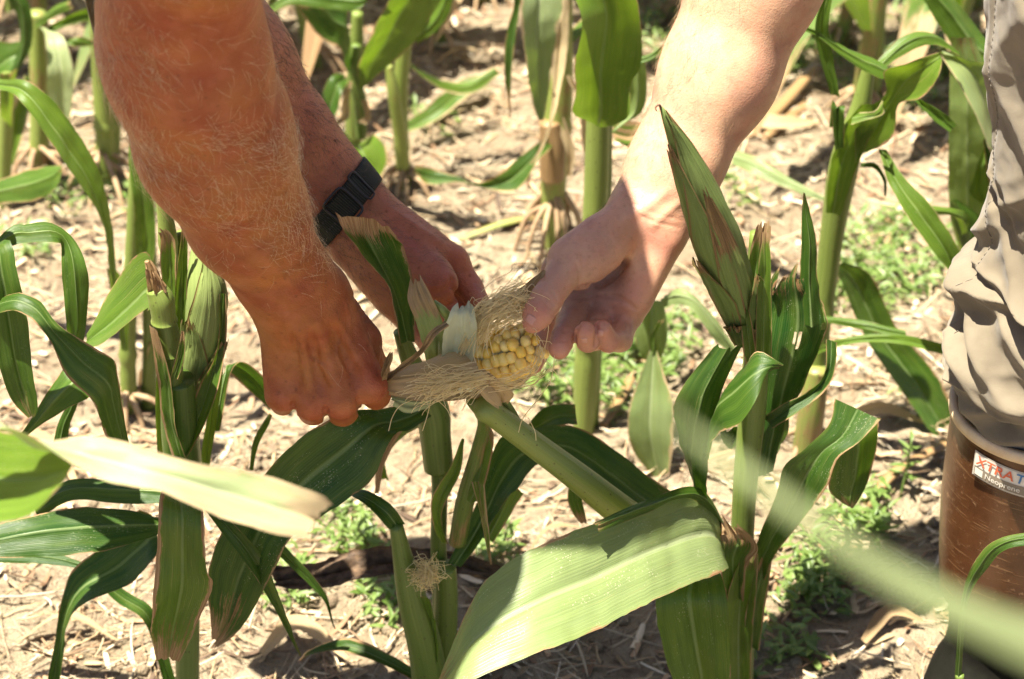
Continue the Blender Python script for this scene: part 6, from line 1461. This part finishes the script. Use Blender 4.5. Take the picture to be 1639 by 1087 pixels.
        def text(body, x, y, size, mi, shear=0.0, o_=.0027):
            cu = bpy.data.curves.new("t", 'FONT'); cu.body = body; cu.size = size; cu.shear = shear; cu.resolution_u = 3; cu.fill_mode = 'FRONT'; cu.offset = size * .012
            ob = bpy.data.objects.new("t", cu); COL.objects.link(ob)
            dg = bpy.context.evaluated_depsgraph_get(); me = ob.evaluated_get(dg).to_mesh()
            v = [(q.co.x, q.co.y) for q in me.vertices]; f = [tuple(p.vertices) for p in me.polygons]
            wdt = max(q[0] for q in v) if v else 0
            ob.evaluated_get(dg).to_mesh_clear(); bpy.data.objects.remove(ob, do_unlink=True); bpy.data.curves.remove(cu)
            add([on_shaft(x + a, y + b, o_) for a, b in v], f, mi); return wdt
        w1 = text("XTRA", .0030, .0130, .0125, 1, .15)
        text("TUF", .0030 + w1 + .0008, .0130, .0125, 2, .15)
        text("Neoprene", .0125, .0042, .0070, 0)
        mesh("label", np.array(VV), FF, None, root_, smooth=False, mats=mats, fmat=MM)["label"] = "white label with red and blue lettering"
boot(np.zeros(3), True); boot(np.array([.17, .19, 0]), False)
# ================================================================== THE OPENED EAR (part of the central plant)
def kernel_mat(name, c1, c2, c3):
    s = NT(name); rnd = s.n("ObjectInfo").outputs["Random"]
    c = s.mix(rnd, c1, c2); nz = s.noise(s.obj(), 2.0, 2)
    tc = s.n("TexCoord"); sp = s.n("SeparateXYZ"); s.l(tc.outputs["Object"], sp.inputs[0])
    c = s.mix(s.ss(sp.outputs[2], -.5, .25), c3, c); c = s.mix(s.math('MULTIPLY', s.ss(nz, .5, .8), .4), c, c3)
    s.set(Base_Color=c, Roughness=.26, Specular_IOR_Level=.5)
    s.b.inputs["Subsurface Weight"].default_value = .25; s.b.inputs["Subsurface Radius"].default_value = (1, .7, .25); s.b.inputs["Subsurface Scale"].default_value = .003
    return s.m
M_KER = kernel_mat("yellow_kernel", (.94, .62, .09), (.94, .74, .26), (.92, .78, .42)); M_KERW = kernel_mat("white_kernel", (.74, .76, .52), (.80, .78, .58), (.70, .74, .50))
M_COB = plain("cob", (.62, .62, .40), .6, (.50, .52, .30), 200, .4)
e0, e1 = C(728, 597, 1.652), C(853, 553, 1.632)
eax = norm(e1 - e0); elen = np.linalg.norm(e1 - e0)
ev = norm(-FW + eax * (FW @ eax)); eu = np.cross(eax, ev)
EP = np.array([e0 - eax * .02, e0, e0 + eax * elen * .5, e1 - eax * .004, e1 + eax * .002]); ER_ = np.array([.014, .0150, .0148, .0110, .005])
V_, F_, uv_ = tube_geo(EP, ER_, 24, 30)
EAR = mesh("corn_ear", V_, F_, M_COB, PA, uv=uv_); EAR["label"] = "opened ear with yellow kernels, pale silk and peeled husk"
def kernel_mesh(name, mat, p=.72):
    th = np.linspace(0, math.pi, 8); ph = np.linspace(0, 2 * math.pi, 12, endpoint=False); sg = lambda x, q: np.sign(x) * np.abs(x) ** q
    V = np.array([[.5 * sg(math.sin(t), .8) * sg(math.cos(f), p), .5 * sg(math.sin(t), .8) * sg(math.sin(f), p), .62 * math.cos(t) ** 1] for t in th for f in ph])
    me = bpy.data.meshes.new(name); me.from_pydata([tuple(v) for v in V], [], [tuple(f) for f in grid_faces(8, 12, True).tolist()])
    me.polygons.foreach_set("use_smooth", np.ones(len(me.polygons), dtype=bool)); me.materials.append(mat); return me
KM = [kernel_mesh("kernel", M_KER, .72), kernel_mesh("kernel", M_KER, .62), kernel_mesh("kernel", M_KER, .85)]; KW = kernel_mesh("kernel", M_KERW, .8)
rk = np.random.default_rng(31); bA = base_of(PA); nrow = 12; nal = 10
for i in range(nrow):
    for j in range(nal):
        t = (j + .5 + (.5 if i % 2 else 0) + rk.normal(0, .16)) / (nal - .6); a = 2 * math.pi * (i + rk.normal(0, .11)) / nrow + .18 * t
        d = math.cos(a) * ev + math.sin(a) * eu
        if d @ ev < -.6: continue
        white = t < .36 + .06 * math.sin(i * 2.1)
        if white and rk.random() < .22: continue
        rr_ = float(np.interp(t, [0, .3, .8, .93, 1.06], [.0150, .0158, .0164, .0148, .0085])) + rk.normal(0, .0004)
        pos = e0 + eax * (elen * t) + d * rr_
        cs_ = np.cross(eax, d); sz = rk.uniform(.92, 1.20) * (.72 if white else 1.0) * (.85 if t > .95 else 1)
        dd = norm(d + eax * (rk.normal(0, .10) + (0 if t < .88 else (t - .88) * 7)) + cs_ * rk.normal(0, .08)); ex = norm(eax - dd * (eax @ dd)); ey = np.cross(dd, ex)
        mw = Matrix(((ex[0] * .0077 * sz, ey[0] * .0092 * sz, dd[0] * .0086 * sz, 0), (ex[1] * .0077 * sz, ey[1] * .0092 * sz, dd[1] * .0086 * sz, 0), (ex[2] * .0077 * sz, ey[2] * .0092 * sz, dd[2] * .0086 * sz, 0), (0, 0, 0, 1)))
        mw.translation = Vector(pos - bA)
        o = bpy.data.objects.new("kernel", KW if white else KM[rk.integers(0, 3)]); COL.objects.link(o); o.parent = EAR; o.matrix_local = mw
def husk(st, **kw):
    kw.setdefault("name", "husk"); kw.setdefault("mat", M_HUSK); kw.setdefault("crump", 2.4); kw.setdefault("corr", .0005); kw.setdefault("step", .003)
    return leaf(EAR, st, **kw)
husk([(684, 590, 716, 575, 1.345), (674, 540, 718, 545, 1.325), (662, 505, 704, 503, 1.32), (652, 478, 690, 472, 1.322), (656, 446, 672, 440, 1.33)], tint=.75, tipdry=.36, brown=.0, pale=.35, fold=-.18, torn=.01, ragged=.06, label="pale green outer husk with brown spotted tip")
husk([(704, 592, 736, 604, 1.335), (708, 555, 760, 566, 1.322), (712, 522, 766, 530, 1.317), (720, 500, 762, 500, 1.319), (734, 488, 752, 482, 1.332)], tint=.9, white=.70, fold=-.16, curl=-.18, torn=.016, ragged=.12, label="smooth white inner husk")
husk([(704, 600, 728, 612, 1.345), (702, 560, 730, 568, 1.335), (706, 525, 728, 530, 1.33), (718, 500, 730, 498, 1.335)], tint=.9, white=.45, fold=-.2)
husk([(600, 600, 600, 622, 1.315), (618, 596, 620, 626, 1.312), (645, 588, 648, 632, 1.308), (684, 574, 692, 632, 1.308), (716, 563, 738, 622, 1.312), (754, 556, 768, 598, 1.32)], tint=.8, brown=1.0, pale=1.0, fold=.12, wave=.06, ragged=.08, label="dry straw coloured husk pulled into the fist")
husk([(604, 610, 606, 626, 1.318), (650, 612, 650, 640, 1.318), (700, 612, 704, 645, 1.32), (742, 612, 752, 640, 1.325), (778, 618, 784, 642, 1.33)], brown=1.0, pale=.8, fold=.2, ragged=.12, wave=.08)
husk([(745, 594, 774, 590, 1.308), (758, 616, 802, 610, 1.302), (778, 640, 824, 630, 1.302), (798, 656, 814, 650, 1.305)], brown=1.0, pale=.75, fold=.22, ragged=.08, torn=.01, label="curled dry husk flap below the kernels")
husk([(774, 632, 802, 624, 1.318), (800, 662, 824, 654, 1.325), (822, 688, 838, 682, 1.335)], tint=.5, brown=.25, pale=.6, fold=.25)
husk([(712, 514, 719, 520, 1.295), (690, 530, 697, 538, 1.29), (674, 556, 682, 560, 1.292), (646, 580, 652, 588, 1.30), (614, 606, 618, 614, 1.31)], brown=1.0, pale=.35, fold=.3, ragged=.15)
husk([(752, 492, 764, 506, 1.35), (788, 477, 806, 494, 1.345), (830, 461, 846, 476, 1.345), (858, 440, 866, 450, 1.345), (870, 432, 871, 434, 1.345)], brown=1.0, pale=.55, fold=.25, ragged=.12)
husk([(780, 498, 792, 510, 1.35), (815, 482, 832, 500, 1.347), (850, 470, 862, 484, 1.345), (868, 470, 870, 474, 1.345)], brown=1.0, pale=.7, fold=.2, ragged=.15)
husk([(795, 628, 800, 605, 1.335), (825, 622, 832, 596, 1.335), (850, 605, 858, 580, 1.34), (862, 580, 866, 570, 1.345)], brown=1.0, pale=.9, fold=.2, ragged=.1)
husk([(612, 604, 618, 610, 1.29), (612, 588, 622, 592, 1.285), (618, 572, 628, 576, 1.285), (624, 564, 627, 565, 1.285)], brown=1.0, pale=.1, fold=.3, ragged=.15)
husk([(622, 630, 630, 648, 1.325), (650, 634, 652, 660, 1.33), (690, 634, 690, 652, 1.34)], tint=.9, white=.3, fold=.15)
stalk(EAR, [(694, 484, 1.33, 5), (708, 496, 1.325, 7), (722, 512, 1.325, 8)], 1.0, .15, "husk_stub")
# silk
rs = np.random.default_rng(77)
def clump(guide, n, spread0, spread1, wob=.0016, rad=.00024, m=22, trim=.35):
    """strands that run together along a guide of (px,py,d) and fan out towards its end"""
    Gd = crom(np.array([C(*q) for q in guide]), m); t = np.linspace(0, 1, m)[None, :, None]
    a = rs.normal(size=(n, 1, 3)); b = rs.normal(size=(n, 1, 3))
    P = Gd[None] + a * (spread0 * (1 - t) + spread1 * t) * .6 + b * spread1 * .5 * t ** 2
    for k in (1.3, 2.7, 4.6): P = P + wob / k ** .5 * rs.normal(size=(n, 1, 3)) * np.sin(t * k * math.pi + rs.uniform(0, 6, (n, 1, 1))) * np.clip(t * 3, .15, 1)
    out = []
    for i in range(n):                       # strands end at different places
        f1 = rs.uniform(1 - trim, 1.0); x = np.linspace(0, f1 * (m - 1), m); i0 = np.floor(x).astype(int); i1 = np.minimum(i0 + 1, m - 1); w = (x - i0)[:, None]
        out.append(P[i][i0] * (1 - w) + P[i][i1] * w)
    return strands_geo(np.array(out), np.full(m, rad), 4)
SVs, SFs, k_ = [], [], 0
for args in (([(742, 562, 1.618), (758, 530, 1.608), (790, 500, 1.604), (835, 482, 1.61), (862, 470, 1.625)], 30, .004, .007),
             ([(755, 556, 1.614), (772, 522, 1.604), (805, 498, 1.602), (850, 486, 1.61)], 26, .004, .006),
             ([(770, 545, 1.612), (790, 515, 1.602), (822, 502, 1.600), (858, 500, 1.604)], 22, .004, .005),
             ([(748, 520, 1.61), (775, 492, 1.608), (815, 474, 1.62), (856, 456, 1.64)], 26, .004, .007),
             ([(760, 505, 1.605), (790, 520, 1.600), (812, 508, 1.600), (840, 480, 1.604), (825, 470, 1.61)], 16, .004, .007),
             ([(840, 476, 1.61), (805, 486, 1.600), (778, 512, 1.598), (770, 552, 1.602), (776, 585, 1.606)], 14, .005, .005),
             ([(850, 486, 1.604), (838, 506, 1.599), (812, 518, 1.599), (798, 535, 1.603)], 10, .004, .004),
             ([(782, 600, 1.606), (745, 606, 1.604), (700, 612, 1.602), (650, 620, 1.600), (632, 626, 1.60)], 30, .004, .006),
             ([(770, 606, 1.606), (735, 618, 1.603), (700, 628, 1.600), (672, 640, 1.600), (664, 652, 1.602)], 26, .004, .006),
             ([(760, 590, 1.606), (720, 600, 1.600), (690, 622, 1.597), (690, 645, 1.60)], 14, .004, .006),
             ([(775, 612, 1.608), (745, 628, 1.604), (730, 645, 1.604)], 12, .004, .005),
             ([(790, 612, 1.61), (825, 606, 1.606), (856, 588, 1.606), (868, 560, 1.610), (858, 538, 1.606)], 16, .004, .004),
             ([(800, 618, 1.61), (836, 612, 1.61), (866, 592, 1.612), (876, 566, 1.615)], 9, .003, .005),
             ([(756, 530, 1.602), (780, 496, 1.596), (812, 480, 1.596), (840, 500, 1.594), (820, 520, 1.596)], 16, .008, .010, .006, .0002),
             ([(770, 500, 1.60), (800, 478, 1.598), (845, 470, 1.60), (866, 488, 1.60)], 16, .008, .011, .006, .0002),
             ([(745, 600, 1.602), (715, 606, 1.597), (690, 600, 1.596), (668, 618, 1.598)], 12, .006, .010, .005, .0002)):
    v, f = clump(*args); SVs.append(v); SFs.append(f + k_); k_ += len(v)
for pts in ([(862, 545, 1.61), (885, 552, 1.61), (884, 600, 1.61), (868, 630, 1.61), (838, 668, 1.62), (830, 692, 1.63)], [(860, 560, 1.61), (876, 580, 1.61), (892, 600, 1.615)], [(840, 470, 1.6), (870, 490, 1.595), (878, 520, 1.6), (872, 560, 1.61)], [(690, 640, 1.61), (684, 665, 1.61), (676, 690, 1.612)], [(845, 668, 1.60), (856, 690, 1.60), (858, 705, 1.605)], [(700, 640, 1.61), (715, 655, 1.608), (722, 670, 1.61)], [(660, 640, 1.605), (640, 650, 1.60), (628, 668, 1.60), (622, 690, 1.60)]):
    P = crom(np.array([C(*q) for q in pts]), 24)[None]; v, f = strands_geo(P, np.full(24, .00032), 4); SVs.append(v); SFs.append(f + k_); k_ += len(v)
tag(mesh("silk", np.vstack(SVs), np.vstack(SFs), M_SILK, EAR), None, None, None, "stuff")
